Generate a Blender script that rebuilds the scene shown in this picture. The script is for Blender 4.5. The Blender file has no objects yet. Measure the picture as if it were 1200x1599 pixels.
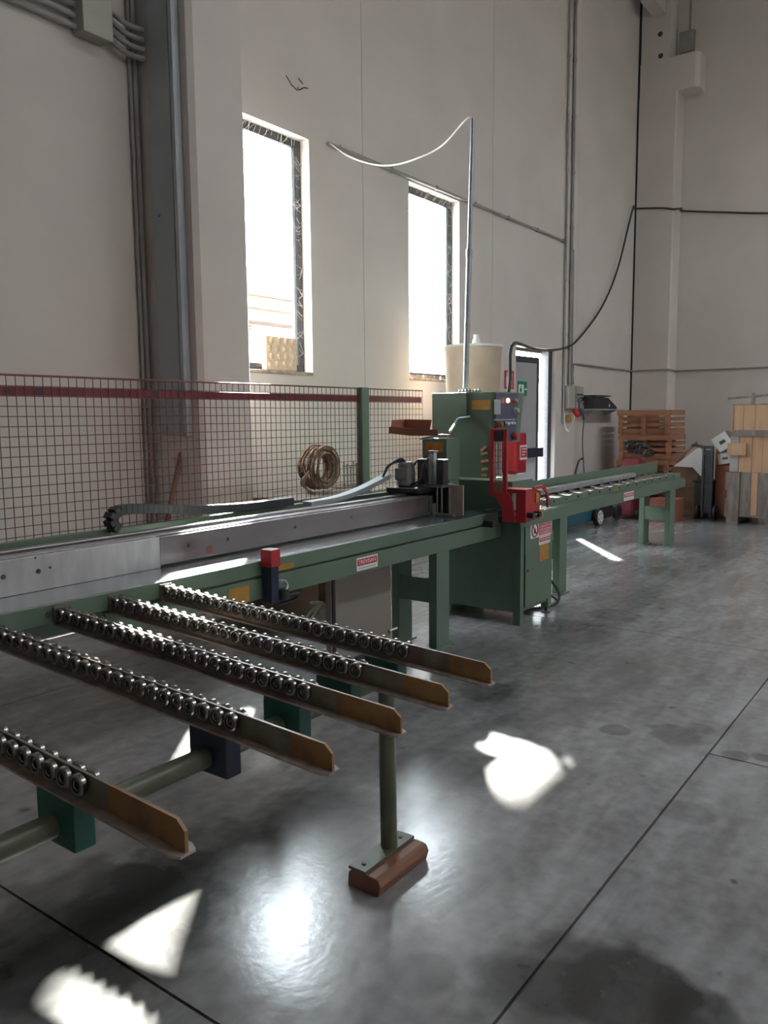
import bpy, bmesh, math, random
from mathutils import Vector, Matrix

random.seed(7)
scene = bpy.context.scene
COL = scene.collection
V = Vector

# ------------------------------------------------------------------ camera
CAM_H = 1.62
F_PX = 1258.3
PITCH, ROLL, YAW = 0.1166988, -0.0087315, 0.9368212
_fw = V((math.sin(YAW), math.cos(YAW), 0)); _rt = V((math.cos(YAW), -math.sin(YAW), 0)); _up = V((0, 0, 1))
CF = _fw * math.cos(PITCH) - _up * math.sin(PITCH)
_U = _up * math.cos(PITCH) + _fw * math.sin(PITCH)
CR = _rt * math.cos(ROLL) + _U * math.sin(ROLL)
CU = _U * math.cos(ROLL) - _rt * math.sin(ROLL)
CO = V((0, 0, CAM_H))
cam_d = bpy.data.cameras.new('camera')
cam = bpy.data.objects.new('camera', cam_d)
COL.objects.link(cam)
m = Matrix((CR, CU, -CF)).transposed().to_4x4()
m.translation = CO
cam.matrix_world = m
cam_d.sensor_fit = 'VERTICAL'
cam_d.sensor_height = 32.0
cam_d.sensor_width = 24.0
cam_d.lens = 32.0 * F_PX / 1599.0
cam_d.clip_end = 300
scene.camera = cam


def px(x, y, axis, val):
    """photo pixel -> point on the plane axis=val"""
    d = CR * ((x - 600) / F_PX) - CU * ((y - 799.5) / F_PX) + CF
    k = 'xyz'.index(axis)
    t = (val - CO[k]) / d[k]
    return CO + d * t


# ------------------------------------------------------------------ light
SKY = 44.0
world = bpy.data.worlds.new('world')
scene.world = world
world.use_nodes = True
bg = world.node_tree.nodes['Background']
bg.inputs[0].default_value = (0.87, 0.94, 1.0, 1)
bg.inputs[1].default_value = SKY

SUN_DX, SUN_S = 1.27, 1.03       # sun azimuth (x per y) and height (z per y)
sun_d = bpy.data.lights.new('sun', 'SUN')
sun_d.energy = 150.0
sun_d.angle = math.radians(1.4)
sun_d.color = (1.0, 0.94, 0.84)
sun = bpy.data.objects.new('sun', sun_d)
COL.objects.link(sun)
sun.rotation_euler = V((SUN_DX, 1, SUN_S)).to_track_quat('Z', 'Y').to_euler()
sun.location = (20, 20, 20)

vs = scene.view_settings
vs.view_transform = 'Standard'
vs.look = 'None'
vs.gamma = 1.0
vs.use_curve_mapping = False
vs.exposure = 0.0


def portal(name, loc, sx, sy, direction):
    d = bpy.data.lights.new(name, 'AREA')
    d.shape = 'RECTANGLE'
    d.size, d.size_y = sx, sy
    d.cycles.is_portal = True
    o = bpy.data.objects.new(name, d)
    COL.objects.link(o)
    o.location = loc
    o.rotation_euler = V(direction).to_track_quat('-Z', 'Z').to_euler()


# ------------------------------------------------------------------ materials
MATS = {}


def mat(name, col, rough=0.5, metal=0.0, var=0.0, scale=8.0, stretch=(1, 1, 1), bump=0.0, rvar=0.0,
        col2=None, spec=0.5, emit=None, estr=0.0, detail=4.0, lo=0.35, hi=0.7):
    if name in MATS:
        return MATS[name]
    mt = bpy.data.materials.new(name)
    mt.use_nodes = True
    nt = mt.node_tree
    b = nt.nodes['Principled BSDF']
    b.inputs['Roughness'].default_value = rough
    b.inputs['Metallic'].default_value = metal
    b.inputs['Specular IOR Level'].default_value = spec
    c = (*col, 1)
    b.inputs['Base Color'].default_value = c
    if emit:
        b.inputs['Emission Color'].default_value = (*emit, 1)
        b.inputs['Emission Strength'].default_value = estr
    if var or col2 or bump or rvar:
        tc = nt.nodes.new('ShaderNodeTexCoord')
        mp = nt.nodes.new('ShaderNodeMapping')
        mp.inputs['Scale'].default_value = stretch
        geo = nt.nodes.new('ShaderNodeNewGeometry')
        nt.links.new(geo.outputs['Position'], mp.inputs['Vector'])
        nz = nt.nodes.new('ShaderNodeTexNoise')
        nz.inputs['Scale'].default_value = scale
        nz.inputs['Detail'].default_value = detail
        nt.links.new(mp.outputs[0], nz.inputs['Vector'])
        rp = nt.nodes.new('ShaderNodeValToRGB')
        rp.color_ramp.elements[0].position = lo
        rp.color_ramp.elements[1].position = hi
        c2 = col2 if col2 else tuple(max(0, k * (1 - var)) for k in col)
        rp.color_ramp.elements[0].color = (*c2, 1)
        rp.color_ramp.elements[1].color = c
        nt.links.new(nz.outputs['Fac'], rp.inputs[0])
        nt.links.new(rp.outputs[0], b.inputs['Base Color'])
        if rvar:
            mr = nt.nodes.new('ShaderNodeMapRange')
            mr.inputs[1].default_value = 0.3
            mr.inputs[2].default_value = 0.7
            mr.inputs[3].default_value = max(0.02, rough - rvar)
            mr.inputs[4].default_value = rough + rvar
            nt.links.new(nz.outputs['Fac'], mr.inputs[0])
            nt.links.new(mr.outputs[0], b.inputs['Roughness'])
        if bump:
            bp = nt.nodes.new('ShaderNodeBump')
            bp.inputs['Strength'].default_value = bump
            bp.inputs['Distance'].default_value = 0.01
            nt.links.new(nz.outputs['Fac'], bp.inputs['Height'])
            nt.links.new(bp.outputs[0], b.inputs['Normal'])
    MATS[name] = mt
    return mt


def concrete_floor():
    mt = bpy.data.materials.new('polished_concrete')
    mt.use_nodes = True
    nt = mt.node_tree
    N, L = nt.nodes, nt.links
    b = N['Principled BSDF']
    geo = N.new('ShaderNodeNewGeometry')

    def noise(scale, detail, stretch=(1, 1, 1), dist=0.0):
        mp = N.new('ShaderNodeMapping')
        mp.inputs['Scale'].default_value = stretch
        L.new(geo.outputs['Position'], mp.inputs['Vector'])
        n = N.new('ShaderNodeTexNoise')
        n.inputs['Scale'].default_value = scale
        n.inputs['Detail'].default_value = detail
        n.inputs['Distortion'].default_value = dist
        L.new(mp.outputs[0], n.inputs['Vector'])
        return n

    def ramp(src, p0, c0, p1, c1):
        r = N.new('ShaderNodeValToRGB')
        r.color_ramp.elements[0].position = p0
        r.color_ramp.elements[0].color = (*c0, 1)
        r.color_ramp.elements[1].position = p1
        r.color_ramp.elements[1].color = (*c1, 1)
        L.new(src, r.inputs[0])
        return r

    def mul(a, bb, f=1.0):
        mx = N.new('ShaderNodeMix')
        mx.data_type = 'RGBA'
        mx.blend_type = 'MULTIPLY'
        mx.inputs[0].default_value = f
        L.new(a, mx.inputs[6])
        L.new(bb, mx.inputs[7])
        return mx.outputs[2]

    base = ramp(noise(0.9, 3).outputs['Fac'], 0.3, (0.20, 0.20, 0.202), 0.72, (0.335, 0.34, 0.352))
    fine = ramp(noise(14, 6).outputs['Fac'], 0.3, (0.72, 0.72, 0.72), 0.65, (1, 1, 1))
    streak = ramp(noise(3, 5, (0.5, 2.2, 1), 0.6).outputs['Fac'], 0.35, (0.70, 0.695, 0.69), 0.62, (1, 1, 1))
    speck = ramp(noise(7.5, 2).outputs['Fac'], 0.22, (0.35, 0.34, 0.33), 0.29, (1, 1, 1))
    c = mul(mul(mul(base.outputs[0], fine.outputs[0]), streak.outputs[0]), speck.outputs[0])
    # oil stains, plus spots painting shade by the arms and the post's reflection
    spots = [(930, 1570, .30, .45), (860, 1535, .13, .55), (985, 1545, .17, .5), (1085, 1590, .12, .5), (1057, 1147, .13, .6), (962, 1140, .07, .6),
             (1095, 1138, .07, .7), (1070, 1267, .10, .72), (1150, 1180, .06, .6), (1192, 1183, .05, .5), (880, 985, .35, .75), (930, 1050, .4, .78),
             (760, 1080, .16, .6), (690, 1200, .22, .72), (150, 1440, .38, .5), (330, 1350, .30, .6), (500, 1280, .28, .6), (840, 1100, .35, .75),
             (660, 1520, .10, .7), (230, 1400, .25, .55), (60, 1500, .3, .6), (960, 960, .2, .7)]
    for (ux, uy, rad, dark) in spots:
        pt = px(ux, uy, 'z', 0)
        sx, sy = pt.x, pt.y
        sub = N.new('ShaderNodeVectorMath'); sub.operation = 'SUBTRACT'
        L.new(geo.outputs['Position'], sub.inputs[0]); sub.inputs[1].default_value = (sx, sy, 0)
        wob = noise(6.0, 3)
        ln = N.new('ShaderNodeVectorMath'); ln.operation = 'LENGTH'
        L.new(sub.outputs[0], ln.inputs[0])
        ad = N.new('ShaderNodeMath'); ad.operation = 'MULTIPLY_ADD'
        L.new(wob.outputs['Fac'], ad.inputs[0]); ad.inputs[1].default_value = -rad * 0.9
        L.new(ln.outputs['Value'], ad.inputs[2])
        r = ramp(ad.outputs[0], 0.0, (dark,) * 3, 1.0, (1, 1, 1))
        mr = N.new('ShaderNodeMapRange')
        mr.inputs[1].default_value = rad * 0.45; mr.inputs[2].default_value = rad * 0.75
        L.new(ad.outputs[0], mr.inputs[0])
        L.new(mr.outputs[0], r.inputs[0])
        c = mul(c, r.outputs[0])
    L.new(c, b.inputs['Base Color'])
    rr = N.new('ShaderNodeMapRange')
    rr.inputs[1].default_value = 0.15; rr.inputs[2].default_value = 0.85
    rr.inputs[3].default_value = 0.17; rr.inputs[4].default_value = 0.262
    L.new(noise(1.7, 2).outputs['Fac'], rr.inputs[0])
    L.new(rr.outputs[0], b.inputs['Roughness'])
    bp = N.new('ShaderNodeBump'); bp.inputs['Strength'].default_value = 0.06; bp.inputs['Distance'].default_value = 0.01
    L.new(noise(30, 5).outputs['Fac'], bp.inputs['Height'])
    L.new(bp.outputs[0], b.inputs['Normal'])
    b.inputs['Specular IOR Level'].default_value = 1.0
    return mt


M_FLOOR = concrete_floor()
M_JOINT = mat('joint_dirt', (0.05, 0.035, 0.028), 0.9)
M_WALL = mat('painted_concrete_panel', (0.63, 0.58, 0.545), 0.85, var=0.10, scale=0.9, detail=7, bump=0.05)
M_PIER = mat('painted_pier', (0.61, 0.56, 0.53), 0.85, var=0.08, scale=1.3, detail=6)
M_CEIL = mat('ceiling_concrete', (0.5, 0.49, 0.47), 0.9)
M_FRAME = mat('window_frame_dark', (0.035, 0.04, 0.05), 0.5, var=0.5, scale=30)
M_SILL = mat('dirty_sill', (0.42, 0.33, 0.27), 0.9, var=0.6, scale=12)
M_GREEN = mat('green_machine_paint', (0.098, 0.155, 0.112), 0.42, var=0.22, scale=3, detail=5, rvar=0.08)
M_TEAL = mat('teal_paint', (0.005, 0.055, 0.042), 0.4)
M_NAVY = mat('navy_paint', (0.008, 0.014, 0.035), 0.4)
M_PIPE = mat('olive_pipe_paint', (0.085, 0.097, 0.062), 0.42, var=0.4, scale=6)
M_STEEL = mat('brushed_steel', (0.42, 0.43, 0.45), 0.24, 0.9, var=0.10, scale=2, stretch=(1, 6, 6))
M_RAIL = mat('ground_steel_rail', (0.33, 0.315, 0.325), 0.24, 0.92, var=0.12, scale=1.6, stretch=(1, 4, 4))
M_ALU = mat('dull_aluminium', (0.50, 0.51, 0.53), 0.42, 0.75, var=0.25, scale=5, stretch=(3, 1, 1))
M_CHROME = mat('zinc_wheel', (0.42, 0.395, 0.375), 0.25, 1.0, var=0.35, scale=40)
M_HUB = mat('wheel_hub', (0.10, 0.095, 0.09), 0.4, 0.7)
M_ARM = mat('worn_steel_arm', (0.21, 0.195, 0.17), 0.45, 0.5, col2=(0.14, 0.11, 0.08), scale=14)
M_FLANGE = mat('dusty_steel_flange', (0.36, 0.29, 0.26), 0.6, 0.3, var=0.4, scale=25)
M_OCHRE = mat('worn_ochre_paint', (0.215, 0.118, 0.036), 0.5, col2=(0.14, 0.075, 0.036), scale=16, lo=0.3, hi=0.55)
M_BLACK = mat('black_plastic', (0.012, 0.013, 0.016), 0.42)
M_RUBBER = mat('black_rubber', (0.015, 0.015, 0.017), 0.6)
M_CHAIN = mat('energy_chain_grey', (0.024, 0.027, 0.034), 0.45)
M_RED = mat('red_paint', (0.38, 0.012, 0.02), 0.4, var=0.2, scale=10)
M_REDBAR = mat('red_rail_paint', (0.15, 0.014, 0.025), 0.5, var=0.3, scale=6)
M_MESH = mat('rusty_wire', (0.22, 0.07, 0.062), 0.5, 0.3, col2=(0.12, 0.045, 0.04), scale=20)
M_YEL = mat('yellow_label', (0.38, 0.20, 0.03), 0.55, var=0.25, scale=30)
M_ORANGE = mat('orange_print', (0.45, 0.09, 0.015), 0.55)
M_WHITE = mat('white_label', (0.72, 0.72, 0.72), 0.5)
M_REDPR = mat('red_print', (0.42, 0.02, 0.035), 0.5)
M_GREENPR = mat('green_print', (0.0, 0.22, 0.10), 0.5)
M_DARKPR = mat('dark_print', (0.03, 0.03, 0.04), 0.5)
M_PANEL = mat('blue_grey_panel', (0.045, 0.055, 0.095), 0.45)
M_LAMP = mat('lit_lamp', (1, 0.5, 0.25), 0.3, emit=(1.0, 0.42, 0.18), estr=6.0)
M_GALV = mat('galvanised_tube', (0.34, 0.37, 0.40), 0.4, 0.6, var=0.2, scale=15)
M_CHAN = mat('grey_steel_channel', (0.36, 0.395, 0.42), 0.45, 0.2, var=0.15, scale=2)
M_CONDUIT = mat('grey_conduit', (0.30, 0.285, 0.275), 0.6, var=0.2, scale=6)
M_BOXG = mat('beige_grey_plastic', (0.36, 0.35, 0.31), 0.55, var=0.12, scale=5)
M_CABLEW = mat('white_cable', (0.6, 0.57, 0.52), 0.6)
M_CABLEB = mat('black_cable', (0.03, 0.027, 0.026), 0.6)
M_CARD = mat('cardboard', (0.22, 0.13, 0.078), 0.85, var=0.25, scale=6)
M_CARDB = mat('red_brown_cardboard', (0.25, 0.09, 0.06), 0.85, var=0.2, scale=8)
M_PINE = mat('pine_boards', (0.40, 0.255, 0.155), 0.75, col2=(0.33, 0.195, 0.11), scale=3, stretch=(6, 6, 0.6))
M_ORWOOD = mat('orange_wood', (0.37, 0.18, 0.10), 0.75, col2=(0.27, 0.115, 0.062), scale=4, stretch=(5, 0.7, 5))
M_GREYWOOD = mat('weathered_wood', (0.20, 0.175, 0.155), 0.85, col2=(0.12, 0.10, 0.09), scale=4, stretch=(4, 4, 1))
M_FOOTWOOD = mat('stained_foot_wood', (0.20, 0.085, 0.05), 0.55, var=0.3, scale=6, stretch=(1, 6, 6))
M_FOAM = mat('white_foam', (0.62, 0.62, 0.60), 0.9)
M_TANK = mat('beige_tank_cloth', (0.50, 0.40, 0.31), 0.85, var=0.15, scale=4)
M_CUSH = mat('quilted_beige', (0.74, 0.58, 0.43), 0.85, var=0.15, scale=20)
M_CAB = mat('taupe_cabinet_paint', (0.21, 0.185, 0.17), 0.5, var=0.12, scale=2)
M_ROPE = mat('brown_wire_coil', (0.24, 0.15, 0.10), 0.7, var=0.5, scale=30)
M_BLUE = mat('blue_shell', (0.01, 0.09, 0.14), 0.4)
M_SUNSLAT = mat('sun_orange_slat', (0.75, 0.36, 0.20), 0.35, 0.6)  # orange of sunlight caught on the vent slats, painted in as their colour
M_MOTOR = mat('grey_motor_casting', (0.20, 0.20, 0.215), 0.45, 0.5, var=0.3, scale=20)
M_DOOR = mat('grey_door_leaf', (0.34, 0.345, 0.35), 0.5, var=0.05, scale=3)
M_GROUND = mat('gravel_yard', (0.45, 0.42, 0.38), 0.9, var=0.3, scale=2)
M_BRICK = mat('far_wall_render', (0.35, 0.31, 0.27), 0.9, var=0.2, scale=1)
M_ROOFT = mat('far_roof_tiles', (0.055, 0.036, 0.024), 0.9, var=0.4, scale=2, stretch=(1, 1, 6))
M_WEB = mat('dusty_cobweb', (0.5, 0.47, 0.43), 0.9)


def glass_mat():
    mt = bpy.data.materials.new('window_glass')
    mt.use_nodes = True
    nt = mt.node_tree
    nt.nodes.clear()
    o = nt.nodes.new('ShaderNodeOutputMaterial')
    mx = nt.nodes.new('ShaderNodeMixShader')
    t = nt.nodes.new('ShaderNodeBsdfTransparent')
    t.inputs[0].default_value = (0.93, 0.95, 0.95, 1)
    g = nt.nodes.new('ShaderNodeBsdfGlossy')
    g.inputs['Roughness'].default_value = 0.03
    mx.inputs[0].default_value = 0.07
    nt.links.new(t.outputs[0], mx.inputs[1])
    nt.links.new(g.outputs[0], mx.inputs[2])
    nt.links.new(mx.outputs[0], o.inputs[0])
    return mt


M_GLASS = glass_mat()

# ------------------------------------------------------------------ mesh builder
WORLD = {}       # object -> world position of its origin


class MB:
    def __init__(s):
        s.v, s.f = [], []

    def add(s, vs_, fs):
        n = len(s.v)
        s.v += [tuple(p) for p in vs_]
        s.f += [tuple(i + n for i in f) for f in fs]
        return s

    def box(s, x0, x1, y0, y1, z0, z1):
        return s.add([(x0, y0, z0), (x1, y0, z0), (x1, y1, z0), (x0, y1, z0), (x0, y0, z1), (x1, y0, z1), (x1, y1, z1), (x0, y1, z1)],
                     [(3, 2, 1, 0), (4, 5, 6, 7), (0, 1, 5, 4), (1, 2, 6, 5), (2, 3, 7, 6), (3, 0, 4, 7)])

    def obox(s, c, size, rot=None, ax=None):
        c = V(c)
        R = rot if rot is not None else Matrix.Identity(3)
        hx, hy, hz = [k / 2 for k in size]
        pts = [c + R @ V(p) for p in [(-hx, -hy, -hz), (hx, -hy, -hz), (hx, hy, -hz), (-hx, hy, -hz), (-hx, -hy, hz), (hx, -hy, hz), (hx, hy, hz), (-hx, hy, hz)]]
        return s.add(pts, [(3, 2, 1, 0), (4, 5, 6, 7), (0, 1, 5, 4), (1, 2, 6, 5), (2, 3, 7, 6), (3, 0, 4, 7)])

    def prism(s, poly, axis, a, b):
        """poly: 2d points in the other two axes (x->(y,z), y->(x,z), z->(x,y))"""
        def p3(p, k):
            if axis == 'x': return (k, p[0], p[1])
            if axis == 'y': return (p[0], k, p[1])
            return (p[0], p[1], k)
        n = len(poly)
        vv = [p3(p, a) for p in poly] + [p3(p, b) for p in poly]
        ff = [tuple(range(n)), tuple(range(2 * n - 1, n - 1, -1))]
        ff += [(i, i + n, (i + 1) % n + n, (i + 1) % n) for i in range(n)]
        return s.add(vv, ff)

    def tube(s, pts, r, n=8, close=False):
        pts = [V(p) for p in pts]
        k = len(pts)
        rs = r if isinstance(r, (list, tuple)) else [r] * k
        prev = None
        rings = []
        for i, p in enumerate(pts):
            if close:
                t = pts[(i + 1) % k] - pts[i - 1]
            else:
                t = pts[min(i + 1, k - 1)] - pts[max(i - 1, 0)]
            t.normalize()
            if prev is None:
                u = t.cross(V((0, 0, 1)) if abs(t.z) < 0.9 else V((1, 0, 0))).normalized()
            else:
                u = (prev - t * prev.dot(t)).normalized()
            prev = u
            w = t.cross(u)
            rings.append([p + (u * math.cos(2 * math.pi * j / n) + w * math.sin(2 * math.pi * j / n)) * rs[i] for j in range(n)])
        base = len(s.v)
        for ring in rings: s.v += [tuple(q) for q in ring]
        for i in range(k if close else k - 1):
            a, b = base + i * n, base + ((i + 1) % k) * n
            for j in range(n):
                s.f.append((a + j, a + (j + 1) % n, b + (j + 1) % n, b + j))
        if not close:
            s.f.append(tuple(base + j for j in range(n - 1, -1, -1)))
            s.f.append(tuple(base + (k - 1) * n + j for j in range(n)))
        return s

    def cyl(s, p0, p1, r, n=16):
        return s.tube([p0, p1], r, n)

    def lathe(s, prof, c, axis='z', n=20):
        """prof: (r, h) pairs"""
        c = V(c)
        ex = {'z': (V((1, 0, 0)), V((0, 1, 0)), V((0, 0, 1))), 'x': (V((0, 1, 0)), V((0, 0, 1)), V((1, 0, 0))), 'y': (V((0, 0, 1)), V((1, 0, 0)), V((0, 1, 0)))}[axis]
        base = len(s.v)
        for r, h in prof:
            for j in range(n):
                a = 2 * math.pi * j / n
                s.v.append(tuple(c + ex[0] * (r * math.cos(a)) + ex[1] * (r * math.sin(a)) + ex[2] * h))
        for i in range(len(prof) - 1):
            a, b = base + i * n, base + (i + 1) * n
            for j in range(n):
                s.f.append((a + j, a + (j + 1) % n, b + (j + 1) % n, b + j))
        s.f.append(tuple(base + j for j in range(n - 1, -1, -1)))
        s.f.append(tuple(base + (len(prof) - 1) * n + j for j in range(n)))
        return s

    def mesh(s, name, material, origin, smooth=False):
        me = bpy.data.meshes.new(name)
        o = V(origin)
        me.from_pydata([tuple(V(p) - o) for p in s.v], [], s.f)
        bm = bmesh.new(); bm.from_mesh(me)
        bmesh.ops.recalc_face_normals(bm, faces=bm.faces)
        bm.to_mesh(me); bm.free()
        me.materials.append(material)
        if smooth:
            for p in me.polygons: p.use_smooth = True
        return me

    def build(s, name, material, parent=None, smooth=False, bevel=0.0, origin=None):
        if origin is None:
            lo = [min(p[k] for p in s.v) for k in range(3)]
            hi = [max(p[k] for p in s.v) for k in range(3)]
            origin = V(((lo[0] + hi[0]) / 2, (lo[1] + hi[1]) / 2, lo[2]))
        me = s.mesh(name, material, origin, smooth)
        o = bpy.data.objects.new(name, me)
        COL.objects.link(o)
        o.location = origin
        WORLD[o.name] = V(origin)
        if parent: attach(o, parent)
        if smooth:
            md = o.modifiers.new('split', 'EDGE_SPLIT'); md.split_angle = math.radians(40)
        if bevel:
            md = o.modifiers.new('bevel', 'BEVEL'); md.width = bevel; md.segments = 2; md.limit_method = 'ANGLE'
        return o


def attach(o, parent):
    o.parent = parent
    o.matrix_parent_inverse = Matrix.Translation(-WORLD[parent.name])


def tag(o, label, cat, group=None, kind=None):
    o['label'] = label
    o['category'] = cat
    if group: o['group'] = group
    if kind: o['kind'] = kind
    return o


def thing(name, label, cat, loc, group=None, kind=None):
    o = bpy.data.objects.new(name, None)
    COL.objects.link(o)
    o.location = loc
    o.empty_display_size = 0.1
    WORLD[o.name] = V(loc)
    return tag(o, label, cat, group, kind)


def copy_of(src, loc, parent=None):
    """copy of a childless mesh object placed with its origin at loc"""
    c = src.copy()
    COL.objects.link(c)
    c.parent = None
    c.matrix_parent_inverse = Matrix.Identity(4)
    c.location = loc
    WORLD[c.name] = V(loc)
    if parent: attach(c, parent)
    return c


def bx(name, m_, parent, x0, x1, y0, y1, z0, z1, bevel=0.0):
    return MB().box(x0, x1, y0, y1, z0, z1).build(name, m_, parent, bevel=bevel)


def text(name, body, m_, parent, loc, xdir, zdir, size, width=None, thick=0.0006):
    """flat lettering: local x along xdir, local y along zdir"""
    cu = bpy.data.curves.new(name, 'FONT')
    cu.body = body
    cu.size = size
    cu.align_x = 'CENTER'; cu.align_y = 'CENTER'
    cu.extrude = thick
    t = bpy.data.objects.new(name, cu)
    COL.objects.link(t)
    bpy.context.view_layer.update()
    me = bpy.data.meshes.new_from_object(t.evaluated_get(bpy.context.evaluated_depsgraph_get()))
    bpy.data.objects.remove(t)
    xd, zd = V(xdir).normalized(), V(zdir).normalized()
    xs = [v_.co.x for v_ in me.vertices]
    k = 1.0
    if width and xs: k = width / (max(xs) - min(xs))
    nd = xd.cross(zd)
    for v_ in me.vertices:
        v_.co = xd * (v_.co.x * k) + zd * v_.co.y + nd * v_.co.z
    me.materials.clear(); me.materials.append(m_)
    me.name = name
    o = bpy.data.objects.new(name, me)
    COL.objects.link(o)
    o.location = loc
    WORLD[o.name] = V(loc)
    attach(o, parent)
    return o


def bez(pts, n=10):
    """smooth polyline through points (Catmull-Rom)"""
    P = [V(p) for p in pts]
    P = [P[0] * 2 - P[1]] + P + [P[-1] * 2 - P[-2]]
    out = []
    for i in range(1, len(P) - 2):
        for j in range(n):
            t = j / n
            a, b, c, d = P[i - 1], P[i], P[i + 1], P[i + 2]
            out.append(0.5 * ((2 * b) + (c - a) * t + (2 * a - 5 * b + 4 * c - d) * t * t + (3 * b - a - 3 * c + d) * t ** 3))
    out.append(P[-2])
    return out


# ------------------------------------------------------------------ setting
WY = 5.5          # inner face of the window wall
XE = 16.0         # far wall
CZ = 9.6          # ceiling
XB, YR = -9.0, -11.0
S = 'structure'

# floor: slabs with open joints
floor = MB().box(XB, XE, YR, WY, -0.3, -0.012).build('floor', M_JOINT)
tag(floor, 'grey polished concrete floor with dark joints between slabs', 'floor', kind=S)
rows = [(-11.0, -5.97, 1.6), (-5.97, -2.51, -0.67), (-2.51, 0.95, 3.915), (0.95, 4.41, 1.336), (4.41, 5.5, 1.336)]
for (y0, y1, xj) in rows:
    xs = [xj + 4.579 * k for k in range(-3, 5)]
    xs = [XB] + [x for x in xs if XB + 0.3 < x < XE - 0.3] + [XE]
    for a, b in zip(xs[:-1], xs[1:]):
        bx('slab', M_FLOOR, floor, a + 0.005, b - 0.005, y0 + 0.005, y1 - 0.005, -0.012, 0.0)

# window wall made of precast panels
wl = thing('wall_left', 'white painted precast panel wall with tall narrow windows', 'wall', (3, 5.62, 0), kind=S)
TH = 0.25
seams = [4.26 - 2.887 * k for k in range(5, 0, -1)] + [4.26, 7.147, 10.034, 12.921, 15.808]
W1 = (5.13, 6.28, 2.05, 4.35)
W2 = (8.02, 9.16, 2.06, 4.34)
DOOR = (10.765, 12.15, 0.0, 2.66)
G = 0.004
for a, b in zip(seams[:-1], seams[1:]):
    mb = MB()
    a, b = max(a, XB) + G, b - G
    hole = None
    for h in (W1, W2, DOOR):
        if a < h[0] < b: hole = h
    if hole:
        h0, h1, hz0, hz1 = hole
        mb.box(a, h0, WY, WY + TH, 0, CZ)
        mb.box(h1, b, WY, WY + TH, 0, CZ)
        mb.box(h0, h1, WY, WY + TH, hz1, CZ)
        if hz0 > 0: mb.box(h0, h1, WY, WY + TH, 0, hz0)
    else:
        mb.box(a, b, WY, WY + TH, 0, CZ)
    mb.build('wall_panel', M_WALL, wl)
MB().box(15.808 + G, XE + 0.3, WY, WY + TH, 0, CZ).build('wall_panel', M_WALL, wl)
MB().box(XB - 0.3, seams[0] - G, WY, WY + TH, 0, CZ).build('wall_panel', M_WALL, wl)
for sx in seams[1:]:
    bx('joint_sealant', M_BOXG, wl, sx - G, sx + G, WY + 0.006, WY + TH - 0.01, 0, CZ)

wf = MB().box(XE, XE + 0.25, YR, WY, 0, CZ).build('wall_far', M_WALL)
tag(wf, 'plain white end wall behind the crates and cartons', 'wall', kind=S)
wb = MB().box(XB - 0.25, XB, YR, WY, 0, CZ).build('wall_back', M_WALL)
tag(wb, 'white end wall behind the camera', 'wall', kind=S)
wr = thing('wall_right', 'white long wall with a row of high windows opposite the saw', 'wall', (3, YR - 0.12, 0), kind=S)
ZL, ZH = 5.3, 5.40
MB().box(XB, XE, YR - 0.25, YR, 0, ZL).build('wall_panel', M_WALL, wr)
MB().box(XB, XE, YR - 0.25, YR, ZH, CZ).build('wall_panel', M_WALL, wr)
nwin = 6
pitch = (XE - XB) / nwin
for i in range(nwin + 1):
    x = XB + i * pitch
    MB().box(max(XB, x - 0.6), min(XE, x + 0.6), YR - 0.25, YR, ZL, ZH).build('wall_panel', M_WALL, wr)
for i in range(nwin):
    x = XB + (i + 0.5) * pitch
    portal('clerestory_portal', (x, YR - 0.1, (ZL + ZH) / 2), pitch - 1.2, ZH - ZL, (0, 1, 0))
LY0, LY1, LXS = -5.4, -4.52, [(3.0, 6.0), (8.0, 11.0), (12.5, 15.5)]
mb = MB().box(XB, XE, YR, LY0, CZ, CZ + 0.3).box(XB, XE, LY1, WY, CZ, CZ + 0.3)
_xs = [XB] + [v_ for p_ in LXS for v_ in p_] + [XE]
for k in range(0, len(_xs), 2):
    mb.box(_xs[k], _xs[k + 1], LY0, LY1, CZ, CZ + 0.3)
ce = mb.build('ceiling', M_CEIL)
for (a, b) in LXS:
    portal('rooflight_portal', ((a + b) / 2, (LY0 + LY1) / 2, CZ + 0.25), b - a, LY1 - LY0, (0, 0, -1))
tag(ce, 'pale concrete roof slab high above the hall', 'ceiling', kind=S)
for (h0, h1, hz0, hz1) in (W1, W2):
    portal('window_portal', ((h0 + h1) / 2, WY + 0.22, (hz0 + hz1) / 2), h1 - h0, hz1 - hz0, (0, -1, 0))

for poly in ([(447, 118), (455, 132), (464, 141), (466, 136)], [(466, 141), (475, 137), (481, 138)], [(466, 122), (473, 131)]):
    MB().tube([tuple(px(x, y, 'y', WY - 0.001)) for x, y in poly], 0.006, 5).build('crack', M_JOINT, wl)
# pier with grey channel
pier = MB().prism([(4.257, 5.5), (4.257, 4.92), (4.30, 4.886), (4.785, 4.886), (4.82, 4.92), (4.82, 5.5)], 'z', 0, CZ).build('trim_1', M_PIER)
tag(pier, 'white concrete pillar projecting beside the first tall window', 'pillar', kind=S)
ch = thing('steel_channel', 'grey steel channel fixed upright on the side of the white pillar', 'steel channel', (4.24, 5.15, 1.49))
bx('web_plate', M_CHAN, ch, 4.215, 4.252, 4.99, 5.325, 1.49, 9.4, 0.003)
bx('flange', M_CHAN, ch, 4.185, 4.215, 4.99, 5.03, 1.49, 9.4, 0.003)
bx('raised_rib', M_CHAN, ch, 4.200, 4.215, 5.055, 5.085, 1.49, 9.4, 0.003)
for zz in (1.56, 3.2, 5.0):
    MB().cyl((4.205, 5.25, zz), (4.216, 5.25, zz), 0.014, 10).build('bolt', M_GALV, ch)

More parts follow.
